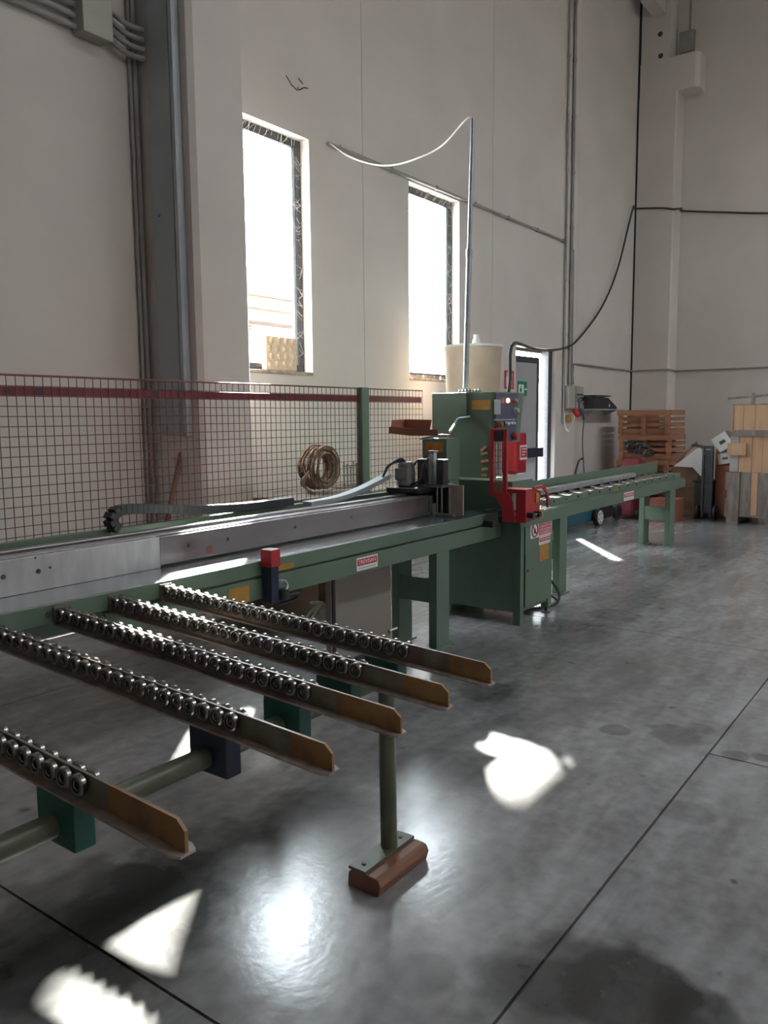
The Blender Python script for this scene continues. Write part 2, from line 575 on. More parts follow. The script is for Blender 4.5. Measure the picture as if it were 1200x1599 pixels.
# corner pilaster with corbel
pl = thing('trim_2', 'white corner pillar with a projecting corbel near the roof', 'pillar', (15.8, 5.1, 0), kind=S)
MB().prism([(15.567, 5.46), (15.567, 4.79), (15.60, 4.765), (XE, 4.765), (XE, 5.46)], 'z', 0, 7.46).build('shaft', M_PIER, pl)
MB().prism([(15.567, 5.46), (15.567, 4.47), (15.66, 4.40), (XE, 4.40), (XE, 5.46)], 'z', 7.46, 8.06).build('corbel', M_PIER, pl, bevel=0.01)
MB().box(15.60, XE, 4.93, 5.46, 8.07, CZ).build('upper_shaft', M_PIER, pl)
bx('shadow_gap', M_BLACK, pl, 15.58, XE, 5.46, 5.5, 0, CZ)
for (yy, zz) in ((5.1, 8.14), (5.12, 8.52)):
    MB().cyl((15.597, yy, zz), (15.61, yy, zz), 0.045, 12).build('fixing_hole', M_DARKPR, pl)
bm_ = MB().prism([(5.45, 9.3), (5.27, 8.86), (5.03, 8.84), (5.03, CZ), (5.45, CZ)], 'x', 15.0, 15.59).build('trim_3', M_PIER)
tag(bm_, 'white roof beam end resting above the corner pillar', 'beam', kind=S)


def window(name, label, W, n):
    h0, h1, z0, z1 = W
    t = thing(name, label, 'window', ((h0 + h1) / 2, WY + 0.14, z0), kind=S)
    fy0, fy1 = WY + 0.115, WY + 0.165
    fw = 0.075
    bx('frame_rail', M_FRAME, t, h0, h1, fy0, fy1, z1 - fw - 0.005, z1, 0.003)
    bx('frame_rail', M_FRAME, t, h0, h1, fy0, fy1, z0 + 0.03, z0 + 0.03 + fw, 0.003)
    bx('frame_stile', M_FRAME, t, h0, h0 + fw, fy0, fy1, z0 + 0.03 + fw, z1 - fw - 0.005, 0.003)
    bx('frame_stile', M_FRAME, t, h1 - fw, h1, fy0, fy1, z0 + 0.03 + fw, z1 - fw - 0.005, 0.003)
    bx('sash_stile', M_GALV, t, h1 - fw - 0.045, h1 - fw, fy0 + 0.012, fy1 - 0.012, z0 + 0.03 + fw, z1 - fw - 0.005, 0.002)
    bx('pane', M_GLASS, t, h0 + fw, h1 - fw, fy0 + 0.022, fy0 + 0.027, z0 + 0.03 + fw, z1 - fw - 0.005)
    s_ = MB().box(h0, h1, WY - 0.012, WY + TH, z0 - 0.0, z0 + 0.03)
    s_.build('window_sill', M_SILL, t, bevel=0.004)
    wb_ = MB()
    rnd = random.Random(n)
    for k in range(46):
        z = rnd.uniform(z0 + 0.2, z1 - 0.02)
        y = rnd.uniform(WY + 0.07, WY + 0.112)
        a = V((h1 - rnd.uniform(0.0, 0.03), y, z))
        b = V((h1 - rnd.uniform(0.05, 0.14), fy0 - 0.004, z + rnd.uniform(-0.12, 0.12)))
        mid = (a + b) / 2 + V((0, 0, -rnd.uniform(0.005, 0.03)))
        wb_.tube([a, mid, b], 0.0016, 4)
    for k in range(20):
        x = rnd.uniform(h0 + 0.3, h1 - 0.05)
        wb_.tube([V((x, WY + 0.06, z1 - 0.003)), V((x + rnd.uniform(-.06, .06), fy0 - 0.003, z1 - rnd.uniform(0.04, 0.1)))], 0.0016, 4)
    o = wb_.build('cobweb', M_WEB, t)
    o['kind'] = 'stuff'
    return t


window('window_1', 'tall window beside the white pillar with a quilted block on its sill', W1, 3)
window('window_2', 'tall window partly covered by the beige tank', W2, 5)

# door, a little ajar
d0, d1, _, dz = DOOR
dt = thing('door_1', 'grey exit door standing slightly ajar in a dark frame', 'door', ((d0 + d1) / 2, WY + 0.1, 0), kind=S)
DY = WY + 0.165
bx('frame_stile', M_FRAME, dt, d0, d0 + 0.06, DY, DY + 0.07, 0, dz, 0.004)
bx('frame_stile', M_FRAME, dt, d1 - 0.13, d1, DY - 0.10, DY + 0.04, 0, dz, 0.004)
bx('frame_head', M_FRAME, dt, d0 + 0.06, d1 - 0.13, DY + 0.035, DY + 0.07, dz - 0.05, dz, 0.004)
ang = math.radians(-1.5)
hinge = V((d0 + 0.065, DY + 0.005, 0))
R = Matrix.Rotation(ang, 3, 'Z')
LW = 0.985


def leaf_box(a0, a1, b0, b1, z0, z1):
    return MB().obox(hinge + R @ V(((a0 + a1) / 2, (b0 + b1) / 2, (z0 + z1) / 2)), (a1 - a0, b1 - b0, z1 - z0), R)


leaf = leaf_box(0, LW, 0, 0.05, 0.012, dz - 0.13).build('door_leaf', M_DOOR, dt, bevel=0.003)
leaf_box(LW - 0.05, LW + 0.012, -0.012, 0.055, 0.012, dz - 0.13).build('edge_strip', M_FRAME, leaf)
leaf_box(0, LW + 0.012, -0.012, 0.055, dz - 0.22, dz - 0.13).build('top_strip', M_FRAME, leaf)
leaf_box(0.06, LW + 0.02, -0.10, -0.03, 0.98, 1.13).build('panic_bar', M_NAVY, leaf, bevel=0.01)
leaf_box(0.10, 0.16, -0.03, 0.0, 1.0, 1.11).build('bar_bracket', M_BLACK, leaf)
leaf_box(LW - 0.10, LW - 0.04, -0.03, 0.0, 1.0, 1.11).build('bar_bracket', M_BLACK, leaf)
es = thing('exit_sign', 'green emergency exit sign on the grey door leaf', 'sign', hinge + R @ V((0.45, -0.012, 1.93)))
leaf_box(0.31, 0.60, -0.008, -0.002, 1.93, 2.15).build('plate', M_GREENPR, es)
leaf_box(0.33, 0.49, -0.011, -0.008, 1.95, 2.10).build('door_symbol', M_WHITE, es)
leaf_box(0.39, 0.42, -0.014, -0.011, 2.06, 2.085).build('runner_symbol', M_GREENPR, es)
leaf_box(0.37, 0.43, -0.014, -0.011, 1.99, 2.05).build('runner_symbol', M_GREENPR, es)
leaf_box(0.52, 0.59, -0.011, -0.008, 2.02, 2.045).build('arrow_symbol', M_WHITE, es)

# yard outside
yard = MB().box(-30, 60, WY + TH, 60, -0.4, -0.05).build('yard_ground', M_GROUND)
tag(yard, 'pale sunlit yard ground outside the windows', 'ground', kind=S)
yr2 = MB().box(-30, 60, -60, YR - 0.25, -0.4, -0.05).build('yard_ground', M_GROUND)
tag(yr2, 'pale yard ground beyond the high windows', 'ground', kind=S)
nb = thing('neighbour_building', 'low brownish building seen through the first window', 'building', (13, 17, -0.05))
bx('wall', M_BRICK, nb, 6, 19.5, 14.4, 20, -0.05, 4.0)
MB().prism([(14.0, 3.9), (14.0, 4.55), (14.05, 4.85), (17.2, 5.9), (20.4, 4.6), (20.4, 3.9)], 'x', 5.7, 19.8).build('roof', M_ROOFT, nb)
for k in range(3):
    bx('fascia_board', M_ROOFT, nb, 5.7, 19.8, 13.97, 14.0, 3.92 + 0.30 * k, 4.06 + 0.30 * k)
for k in range(6):
    zz = 3.86 - 0.07 * k
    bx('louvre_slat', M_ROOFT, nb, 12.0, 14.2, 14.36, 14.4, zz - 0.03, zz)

# ------------------------------------------------------------------ infeed table
TZ = 0.89
it = thing('infeed_table', 'long green feed table with steel top running into the saw', 'feed table', (2.4, 3.3, 0))
TX0, TX1 = -0.6, 5.5
bx('table_top', M_STEEL, it, TX0, TX1, 2.965, 3.26, TZ - 0.02, TZ, 0.002)
bx('front_edge', M_GREEN, it, TX0, TX1, 2.95, 2.965, 0.812, TZ - 0.002, 0.003)
bx('apron_recess', M_GREEN, it, TX0, TX1, 2.975, 3.0, 0.80, 0.87)
bx('apron_beam', M_GREEN, it, 2.0, 5.55, 2.948, 2.975, 0.69, 0.80, 0.003)
bx('rear_beam', M_GREEN, it, TX0, 5.5, 3.34, 3.40, 0.64, 0.87, 0.003)
bx('rear_deck', M_GREEN, it, TX0, 5.3, 3.26, 3.78, 0.875, 0.975, 0.004)
bx('rear_lip', M_GREEN, it, TX0, 5.3, 3.74, 3.78, 0.975, 1.035, 0.003)
rail1 = bx('rail_plate', M_ALU, it, TX0, 2.512, 3.222, 3.262, TZ + 0.001, 1.045, 0.002)
rail2 = bx('rail_plate', M_RAIL, it, 2.518, 5.0, 3.228, 3.268, TZ + 0.012, 1.042, 0.002)
rail2['label'] = 'dark ground steel rail plate'
bx('rail_cap', M_RAIL, it, TX0, 5.0, 3.262, 3.33, 0.975, 1.05, 0.004)
bx('rail_guide', M_RAIL, it, TX0, 5.0, 3.36, 3.40, 0.975, 1.062, 0.006)
for (x, y, r) in ((5, 901, .011), (60, 892, .011), (78, 886, .006), (55, 871, .005)):
    p = px(x, y, 'y', 3.222)
    MB().cyl((p.x, 3.2205, p.z), (p.x, 3.225, p.z), r, 12).build('bolt_hole', M_DARKPR, rail1)
for (x, y, r) in ((294, 852, .010), (327, 858, .021), (356, 842, .010), (461, 823, .010), (549, 808, .010), (237, 878, .005)):
    p = px(x, y, 'y', 3.228)
    MB().cyl((p.x, 3.2265, p.z), (p.x, 3.231, p.z), r, 14).build('bolt_hole', M_DARKPR if r < .015 else M_CARDB, rail2)
p = px(75, 960, 'y', 2.95)
MB().cyl((p.x, 2.947, p.z), (p.x, 2.952, p.z), 0.012, 12).build('bolt_hole', M_DARKPR, it)


def leg_frame(parent, xc, w=0.165, z1=0.69, y0=2.955, y1=3.34, plate=None):
    for (ya, yb) in ((y0, y0 + 0.065), (y1 - 0.065, y1)):
        leg = MB().box(xc - w / 2, xc + w / 2, ya, ya + 0.008, 0.012, z1).box(xc - w / 2, xc - w / 2 + 0.008, ya + 0.008, yb, 0.012, z1) \
            .box(xc + w / 2 - 0.008, xc + w / 2, ya + 0.008, yb, 0.012, z1).build('leg', M_GREEN, parent, bevel=0.002)
        bx('foot_plate', M_GREEN, leg, xc - w / 2 - 0.02, xc + w / 2 + 0.03, ya - 0.02, yb + 0.02, 0.0, 0.012)
    bx('cross_plate', M_GREEN, parent, xc - w / 2 + 0.0081, xc - w / 2 + 0.02, y0 + 0.012, y1 - 0.012, 0.33, 0.50, 0.002)


leg_frame(it, 4.71)
leg_frame(it, 0.25)
# labels on the apron


def brand(parent, xa, xb, za, zb, y, yd=-1):
    pl_ = bx('brand_plate', M_WHITE, parent, xa, xb, y - 0.002, y, za, zb)
    h = zb - za
    bx('red_field', M_REDPR, pl_, xa + 0.008, xb - 0.008, y - 0.0028, y - 0.002, za + h * 0.38, zb - h * 0.12)
    text('lettering', 'TREVISAN', M_WHITE, pl_, ((xa + xb) / 2, y - 0.003, za + h * 0.63), (1, 0, 0), (0, 0, 1), h * 0.42, (xb - xa) * 0.82)
    bx('small_print', M_CHAN, pl_, xa + 0.02, xb - 0.02, y - 0.0026, y - 0.002, za + h * 0.14, za + h * 0.22)


brand(it, 3.725, 3.935, 0.706, 0.785, 2.947)
bx('yellow_label', M_YEL, it, 2.70, 2.842, 2.9455, 2.9475, 0.692, 0.780)
bx('yellow_label', M_YEL, it, 3.03, 3.177, 2.948, 2.9495, 0.815, 0.848)

# pneumatic stop with red cap
stp = thing('stop_block', 'black clamp block with red cap on the table front edge', 'stop block', (2.93, 2.90, 0.68))
MB().box(2.925, 2.995, 2.868, 2.946, 0.862, 0.952).build('red_cap', M_RED, stp, bevel=0.004)
bx('cap_slot', M_DARKPR, stp, 2.945, 2.975, 2.89, 2.93, 0.952, 0.9525)
MB().box(2.932, 2.988, 2.876, 2.944, 0.67, 0.861).build('body', M_NAVY, stp, bevel=0.004)
MB().tube(bez([(2.985, 2.90, 0.78), (3.03, 2.88, 0.775), (3.04, 2.87, 0.75), (3.02, 2.86, 0.73)]), 0.008, 8).build('air_elbow', M_GALV, stp, smooth=True)
MB().cyl((3.02, 2.875, 0.68), (3.02, 2.875, 0.735), 0.028, 14).build('fitting', M_BLACK, stp, smooth=True)
MB().tube(bez([(3.03, 2.87, 0.70), (3.10, 2.85, 0.70), (3.14, 2.9, 0.66), (3.15, 3.05, 0.6)]), 0.009, 8).build('air_hose', M_BLACK, stp, smooth=True)

# ------------------------------------------------------------------ roller rack
rk = thing('roller_rack', 'rack of five sloping skate-wheel arms beside the feed table', 'roller rack', (1.6, 1.65, 0))
ARMS = [2.315, 2.045, 1.79, 1.49, 1.02]


def ztop(y): return 0.873 - (2.945 - y) * 0.044


YA, YT = 2.945, 1.27
R_W = 0.0265
prof = [(0.0095, -0.004), (0.0095, 0.006), (0.011, 0.0075), (0.0165, 0.003), (0.0175, 0.003), (0.0185, 0.0085), (0.0225, 0.0085), (R_W, 0.005), (R_W, -0.005), (0.0225, -0.0085), (0.010, -0.0085)]
wheel_src = None
for i, ax in enumerate(ARMS):
    yt = 1.262
    tipy = (1.42, 1.43, 1.49, 1.40, 1.52)[i]
    hw = 0.004

    def webpoly(y0, y1, tip):
        if tip:
            return [(y0, ztop(y0)), (y1 + 0.025, ztop(y1 + 0.025)), (y1, ztop(y1) - 0.02), (y1, ztop(y1) - 0.066), (y0, ztop(y0) - 0.066)]
        return [(y0, ztop(y0)), (y1, ztop(y1)), (y1, ztop(y1) - 0.066), (y0, ztop(y0) - 0.066)]
    arm = MB().prism(webpoly(YA, tipy, False), 'x', ax - hw, ax + hw).build('arm', M_ARM, rk)
    MB().prism(webpoly(tipy, yt, True), 'x', ax - hw - 0.0004, ax + hw + 0.0004).build('painted_tip', M_OCHRE, arm)
    fl = MB()
    zb = lambda y: ztop(y) - 0.066
    fl.add([(ax - 0.031, YA, zb(YA)), (ax + 0.031, YA, zb(YA)), (ax + 0.031, yt + 0.02, zb(yt + 0.02)), (ax + 0.02, yt - 0.004, zb(yt)), (ax - 0.02, yt - 0.004, zb(yt)), (ax - 0.031, yt + 0.02, zb(yt + 0.02)),
            (ax - 0.031, YA, zb(YA) - 0.006), (ax + 0.031, YA, zb(YA) - 0.006), (ax + 0.031, yt + 0.02, zb(yt + 0.02) - 0.006), (ax + 0.02, yt - 0.004, zb(yt) - 0.006), (ax - 0.02, yt - 0.004, zb(yt) - 0.006), (ax - 0.031, yt + 0.02, zb(yt + 0.02) - 0.006)],
           [(0, 1, 2, 3, 4, 5), (11, 10, 9, 8, 7, 6)] + [(k, (k + 1) % 6, (k + 1) % 6 + 6, k + 6) for k in range(6)])
    fl.build('bottom_flange', M_FLANGE, arm)
    MB().box(ax - 0.03, ax + 0.03, 2.935, 2.945, ztop(2.94) - 0.07, ztop(2.94) + 0.004).build('end_plate', M_ARM, arm)
    for k in range(24):
        y = 2.918 - k * 0.0568
        zc = ztop(y) - 0.0235
        for sd in (-1, 1):
            loc = V((ax + sd * 0.0185, y, zc))
            if wheel_src is None:
                mb = MB().lathe(prof, (0, 0, 0), 'x', 14)
                me = mb.mesh('skate_wheel', M_CHROME, (0, 0, 0), True)
                me.materials.append(M_HUB)
                for p_ in me.polygons:
                    c_ = p_.center
                    rr_ = math.hypot(c_.y, c_.z)
                    if 0.0115 < rr_ < 0.0188: p_.material_index = 1
                wheel_src = bpy.data.objects.new('skate_wheel', me)
                COL.objects.link(wheel_src)
                w = wheel_src
                md = w.modifiers.new('split', 'EDGE_SPLIT'); md.split_angle = math.radians(35)
            else:
                w = wheel_src.copy()
                COL.objects.link(w)
            w.parent = None
            w.matrix_parent_inverse = Matrix.Identity(4)
            w.location = loc
            WORLD[w.name] = loc
            w.rotation_euler = (0, 0, math.pi if sd < 0 else 0)
            attach(w, arm)
    # bracket block under the arm
    yb = 1.70
    tz = ztop(yb) - 0.073
    bx('bracket', M_NAVY if i == 3 else M_TEAL, rk, ax - 0.028, ax + 0.028, yb - 0.075, yb + 0.08, tz - 0.125, tz, 0.004)
PY, PZ = 1.715, 0.665
MB().cyl((0.3, PY, PZ), (2.42, PY, PZ), 0.030, 20).build('pipe', M_PIPE, rk, smooth=True)
MB().cyl((2.24, 1.637, 0.072), (2.24, 1.645, 0.70), 0.030, 20).build('post', M_PIPE, rk, smooth=True)
MB().cyl((0.55, 1.628, 0.072), (0.55, 1.68, 0.66), 0.030, 20).build('post', M_PIPE, rk, smooth=True)
for cx in (2.2, 0.55):
    ft = bx('foot_plate', M_GREYWOOD if False else M_PIPE, rk, cx - 0.15, cx + 0.15, 1.60, 1.675, 0.062, 0.072, 0.002)
    MB().prism([(1.545, 0.0), (1.535, 0.035), (1.545, 0.058), (1.56, 0.0615), (1.66, 0.0615), (1.675, 0.05), (1.68, 0.0)], 'x', cx - 0.15, cx + 0.15).build('wooden_foot', M_FOOTWOOD, rk, bevel=0.004)
    for dx in (-0.11, 0.11):
        MB().cyl((cx + dx, 1.637, 0.072), (cx + dx, 1.637, 0.076), 0.008, 10).build('screw', M_DARKPR, ft)

# ------------------------------------------------------------------ pusher carriage on the rail
pc = thing('pusher_carriage', 'dark pusher carriage with upright cylinders on the feed rail', 'pusher carriage', (5.05, 3.2, TZ))
bx('saddle', M_BLACK, pc, 4.86, 5.22, 3.265, 3.55, 1.064, 1.10, 0.004)
bx('saddle_block', M_BLACK, pc, 4.9, 5.2, 3.41, 3.56, 0.98, 1.064)
bx('top_plate', M_MOTOR, pc, 5.02, 5.20, 3.155, 3.42, 1.10, 1.122, 0.003)
bx('end_plate', mat('warm_steel_plate', (0.33, 0.29, 0.26), 0.4, 0.4, var=0.2, scale=12), pc, 5.09, 5.105, 3.02, 3.15, 0.898, 1.12, 0.003)
bx('inner_plate', M_BLACK, pc, 5.12, 5.135, 3.16, 3.36, 0.90, 1.10, 0.003)
bx('foot_bar', M_MOTOR, pc, 5.0, 5.03, 3.05, 3.21, 0.893, 0.912, 0.002)
for yy in (3.10, 3.17, 3.21):
    MB().cyl((5.035, yy, 0.912), (5.035, yy, 1.10), 0.009, 12).build('guide_rod', M_CHROME, pc, smooth=True)
for (ya, yb_) in ((3.31, 3.378), (3.148, 3.21)):
    c_ = bx('guide_column', M_BLACK, pc, 5.02, 5.09, ya, yb_, 1.122, 1.305, 0.004)
    bx('column_cap', M_ALU, c_, 5.02, 5.09, ya, yb_, 1.305, 1.310)
cy = MB().box(5.03, 5.075, 3.237, 3.283, 1.122, 1.36).build('cylinder', M_CHAN, pc, bevel=0.006)
MB().cyl((5.02, 3.25, 1.13), (5.02, 3.25, 1.35), 0.006, 10).build('rod', M_CHROME, cy, smooth=True)
bx('end_cap', M_MOTOR, cy, 5.02, 5.085, 3.23, 3.29, 1.36, 1.372, 0.002)
mt_ = MB().lathe([(0.055, 0), (0.07, 0.01), (0.07, 0.12), (0.062, 0.135), (0.062, 0.17), (0.045, 0.185)], (5.02, 3.48, 1.10), 'z', 20).build('motor', M_MOTOR, pc, smooth=True)
bx('motor_box', M_MOTOR, mt_, 4.94, 4.97, 3.44, 3.53, 1.15, 1.24, 0.006)
for k in range(3):
    MB().tube(bez([(5.02 + 0.02 * k, 3.47, 1.27), (4.98, 3.5 + .01 * k, 1.31 - .012 * k), (4.92 - .01 * k, 3.56, 1.26), (4.88, 3.6, 1.17)]), 0.007, 7).build('cable', M_CHAIN, pc, smooth=True)
MB().tube(bez([(5.06, 3.45, 1.22), (5.08, 3.43, 1.28), (5.07, 3.38, 1.29), (5.05, 3.32, 1.25), (5.03, 3.29, 1.14)]), 0.007, 7).build('cable', M_RUBBER, pc, smooth=True)
MB().tube(bez([(5.07, 3.29, 1.33), (5.0, 3.31, 1.26), (4.98, 3.33, 1.16), (4.99, 3.4, 1.12), (5.0, 3.44, 1.125)]), 0.008, 7).build('cable', M_CHAIN, pc, smooth=True)
for (yy, zz) in ((3.28, 1.01), (3.28, 1.03), (3.28, 1.05)):
    MB().cyl((4.995, yy, zz), (5.005, yy, zz), 0.007, 8).build('screw', M_CHROME, pc)

# cable chains


def chain(name, label, pts, w, h, material, axis_w=V((0, 1, 0))):
    t = thing(name, label, 'cable chain', V(pts[0]))
    P = bez(pts, 8)
    link = 0.035
    # resample
    out = [P[0]]; acc = 0
    for a, b in zip(P[:-1], P[1:]):
        d = (b - a).length
        while acc + d >= link:
            a = a + (b - a).normalized() * (link - acc)
            out.append(a.copy()); d = (b - a).length; acc = 0
        acc += d
    for a, b in zip(out[:-1], out[1:]):
        x_ = (b - a).normalized(); y_ = axis_w; z_ = x_.cross(y_).normalized()
        Rm = Matrix((x_, y_, z_)).transposed()
        MB().obox((a + b) / 2, ((b - a).length * 1.02, w, h), Rm).build('chain_link', material, t, bevel=0.003)
    return t


chain('cable_chain', 'black cable chain looped over the back of the feed table', [(2.62, 3.72, 1.035), (2.585, 3.72, 1.07), (2.59, 3.72, 1.11), (2.65, 3.72, 1.135), (2.80, 3.72, 1.128), (3.2, 3.72, 1.085), (3.6, 3.72, 1.065), (4.0, 3.72, 1.065)], 0.07, 0.052, M_CHAIN)
chain('cable_chain', 'grey cable chain curving up to the pusher carriage motor', [(4.05, 3.62, 1.045), (4.35, 3.62, 1.055), (4.6, 3.62, 1.09), (4.85, 3.61, 1.15), (4.97, 3.60, 1.19)], 0.08, 0.034, M_CHAN)

# ------------------------------------------------------------------ saw
sw = thing('saw_machine', 'green upright saw with control panel and red blade guard', 'saw', (5.83, 3.2, 0))
cab = bx('cabinet', M_GREEN, sw, 5.555, 6.10, 2.79, 3.62, 0.10, 0.845, 0.004)
bx('corner_post', M_GREEN, sw, 5.545, 5.60, 2.775, 2.84, 0.0, 0.845, 0.003)
bx('corner_post', M_GREEN, sw, 6.05, 6.115, 2.775, 2.84, 0.05, 0.845, 0.003)
bx('corner_post', M_GREEN, sw, 5.545, 5.60, 3.56, 3.62, 0.0, 0.845, 0.003)
bx('corner_post', M_GREEN, sw, 6.05, 6.115, 3.56, 3.62, 0.0, 0.845, 0.003)
MB().lathe([(0.04, 0), (0.04, 0.008), (0.012, 0.014), (0.012, 0.055)], (6.085, 2.81, 0), 'z', 14).build('levelling_foot', M_DARKPR, sw, smooth=True)
dr = bx('access_door', M_GREEN, sw, 5.625, 6.10, 2.772, 2.79, 0.13, 0.80, 0.003)
MB().cyl((5.66, 2.768, 0.42), (5.66, 2.773, 0.42), 0.012, 12).build('lock', M_DARKPR, dr)
bx('inner_strip', M_GREEN, sw, 5.602, 5.63, 2.765, 2.775, 0.55, 0.86, 0.002)
bx('saw_table', M_STEEL, sw, 5.5, 6.22, 2.775, 3.38, 0.847, 0.872, 0.003)
bx('table_edge', M_GREEN, sw, 5.5, 6.22, 2.757, 2.775, 0.775, 0.872, 0.003)
bx('blade_housing', M_GREEN, sw, 5.555, 5.92, 2.86, 3.60, 0.874, 1.125, 0.006)
bx('table_bar', M_CHROME, sw, 5.47, 5.49, 2.78, 3.05, 0.90, 0.915, 0.004)
bx('side_stop', M_BLACK, sw, 5.25, 5.34, 2.86, 2.94, 0.80, 0.85, 0.004)
KX = 5.75
kc, kl = px(770, 612, 'x', KX), px(675, 613, 'x', KX)
KY0, KY1, KZ = kc.y, kl.y, 1.818
col_ = bx('column', M_GREEN, sw, KX, KX + 0.07, KY0, KY1, 1.03, KZ, 0.004)
bx('column_rear', M_GREEN, sw, KX + 0.07, KX + 0.45, KY0 + 0.32, KY1, 0.0, KZ, 0.006)
for k in range(5):
    va = px(752 + (0 if k < 3 else 1.5), (704, 709, 721, 733, 742)[k], 'x', KX)
    vb = px((760, 762, 763, 762, 761)[k], (697, 707, 719, 732, 742)[k], 'x', KX)
    mid = (va + vb) / 2
    an = math.atan2(vb.z - va.z, vb.y - va.y)
    MB().obox((KX - 0.006, mid.y, mid.z), (0.012, (vb - va).length, 0.02), Matrix.Rotation(an, 3, 'X')).build('vent_slat', M_SUNSLAT, col_, bevel=0.002)
va, vb = px(703.5, 745, 'x', KX), px(710, 720, 'x', KX)
bx('slot', M_NAVY, col_, KX - 0.004, KX, vb.y, va.y, va.z, vb.z)
va, vb = px(737, 640, 'x', KX), px(767, 624, 'x', KX)
bx('yellow_label', M_YEL, col_, KX - 0.0015, KX, vb.y, va.y, va.z, vb.z)
CYF = KY0 - 0.012
c1, c2, c3 = px(808, 613, 'y', CYF), px(818, 614, 'y', CYF), px(812, 692, 'y', CYF)
CZ0 = px(790, 691, 'y', CYF).z
cbx = MB().prism([(KX + 0.005, CZ0), (c3.x, CZ0), (c2.x, KZ), (KX + 0.005, KZ)], 'y', CYF, CYF + 0.30).build('control_box', M_GREEN, sw, bevel=0.004)
pn = MB().prism([(KX + 0.01, CZ0 + 0.015), (c3.x - 0.085, CZ0 + 0.015), (c1.x, KZ - 0.012), (KX + 0.01, KZ - 0.012)], 'y', CYF - 0.01, CYF).build('panel_plate', M_PANEL, cbx)
PYF = CYF - 0.01


def pp(x, y):
    return px(x, y, 'y', PYF)


va, vb = pp(771.5, 655.5), pp(805, 654)
bx('panel_divider', M_CHAN, pn, va.x, vb.x, PYF - 0.004, PYF, va.z - 0.005, va.z + 0.004)
va, vb = pp(772, 647), pp(782, 624)
bx('display_sheet', M_CHAN, pn, va.x, vb.x, PYF - 0.002, PYF, va.z, vb.z)


def pbutton(xp, yp, r, m_, m2=None, h=0.018, name='button'):
    p = pp(xp, yp)
    b_ = MB().cyl((p.x, PYF - 0.006, p.z), (p.x, PYF, p.z), r * 1.3, 14).build('button_bezel', m2 or M_CHAN, pn, smooth=True)
    MB().lathe([(r, 0), (r, -h * 0.7), (r * 0.7, -h)], (p.x, PYF - 0.006, p.z), 'y', 14).build(name, m_, b_, smooth=True)


pbutton(791.5, 625.5, 0.019, M_LAMP, M_RED, name='lamp')
pbutton(799, 626, 0.016, M_RED)
pbutton(805, 626, 0.018, M_BOXG)
pbutton(804.5, 641, 0.022, M_BOXG, h=0.03)
pbutton(778.5, 663, 0.020, M_YEL, M_RED, h=0.035)
pbutton(789.5, 661.5, 0.016, M_WHITE, M_BLACK, h=0.03)
pbutton(794.5, 661, 0.012, M_WHITE, M_BLACK, h=0.03)
pbutton(799, 661, 0.014, M_WHITE, M_BLACK, h=0.03)
pbutton(802, 681, 0.028, M_RED, M_BLACK, h=0.035)
sb = bx('clamp_box', M_GREEN, sw, 5.352, 5.551, 3.325, 3.55, 1.126, 1.455, 0.004)
bx('clamp_pedestal', M_GREEN, sw, 5.40, 5.551, 3.33, 3.54, 0.98, 1.126, 0.004)
bx('yellow_label', M_YEL, sb, 5.350, 5.3515, 3.355, 3.52, 1.345, 1.425)
bx('orange_symbol', M_ORANGE, sb, 5.3488, 5.350, 3.455, 3.51, 1.36, 1.41)
MB().cyl((5.40, 3.56, 1.28), (5.40, 3.585, 1.28), 0.028, 14).build('red_button', M_RED, sb, smooth=True)
MB().cyl((5.42, 3.36, 1.455), (5.42, 3.36, 1.475), 0.008, 8).build('nipple', M_CHROME, sb)

# signs on the access door
Ys = 2.772
sg = bx('warning_sign', M_WHITE, dr, 5.70, 6.085, Ys - 0.0025, Ys, 0.665, 0.79)
bx('red_field', M_REDPR, sg, 5.845, 6.075, Ys - 0.0035, Ys - 0.0025, 0.675, 0.782)
for k, ln in enumerate(('NON RIMUOVERE', 'I DISPOSITIVI', 'DI PROTEZIONE', 'E SICUREZZA')):
    text('lettering', ln, M_WHITE, sg, (5.96, Ys - 0.004, 0.767 - 0.0255 * k), (1, 0, 0), (0, 0, 1), 0.026, 0.205)
ring = [(5.772 + 0.052 * math.cos(a), Ys - 0.003, 0.728 + 0.052 * math.sin(a)) for a in [2 * math.pi * k / 28 for k in range(28)]]
MB().tube(ring, 0.0065, 6, True).build('prohibition_ring', M_REDPR, sg)
MB().tube([(5.738, Ys - 0.0035, 0.762), (5.806, Ys - 0.0035, 0.694)], 0.0045, 6).build('prohibition_bar', M_REDPR, sg)
MB().prism([(5.757, 0.70), (5.79, 0.70), (5.795, 0.725), (5.783, 0.748), (5.775, 0.72), (5.765, 0.74), (5.757, 0.72)], 'y', Ys - 0.0032, Ys - 0.0025).build('hand_symbol', M_DARKPR, sg)
brand(dr, 5.855, 6.06, 0.595, 0.660, Ys)
yl = bx('yellow_label', M_YEL, dr, 5.865, 6.035, Ys - 0.002, Ys, 0.46, 0.59)
bx('orange_symbol', M_ORANGE, yl, 5.885, 5.925, Ys - 0.003, Ys - 0.002, 0.475, 0.505)

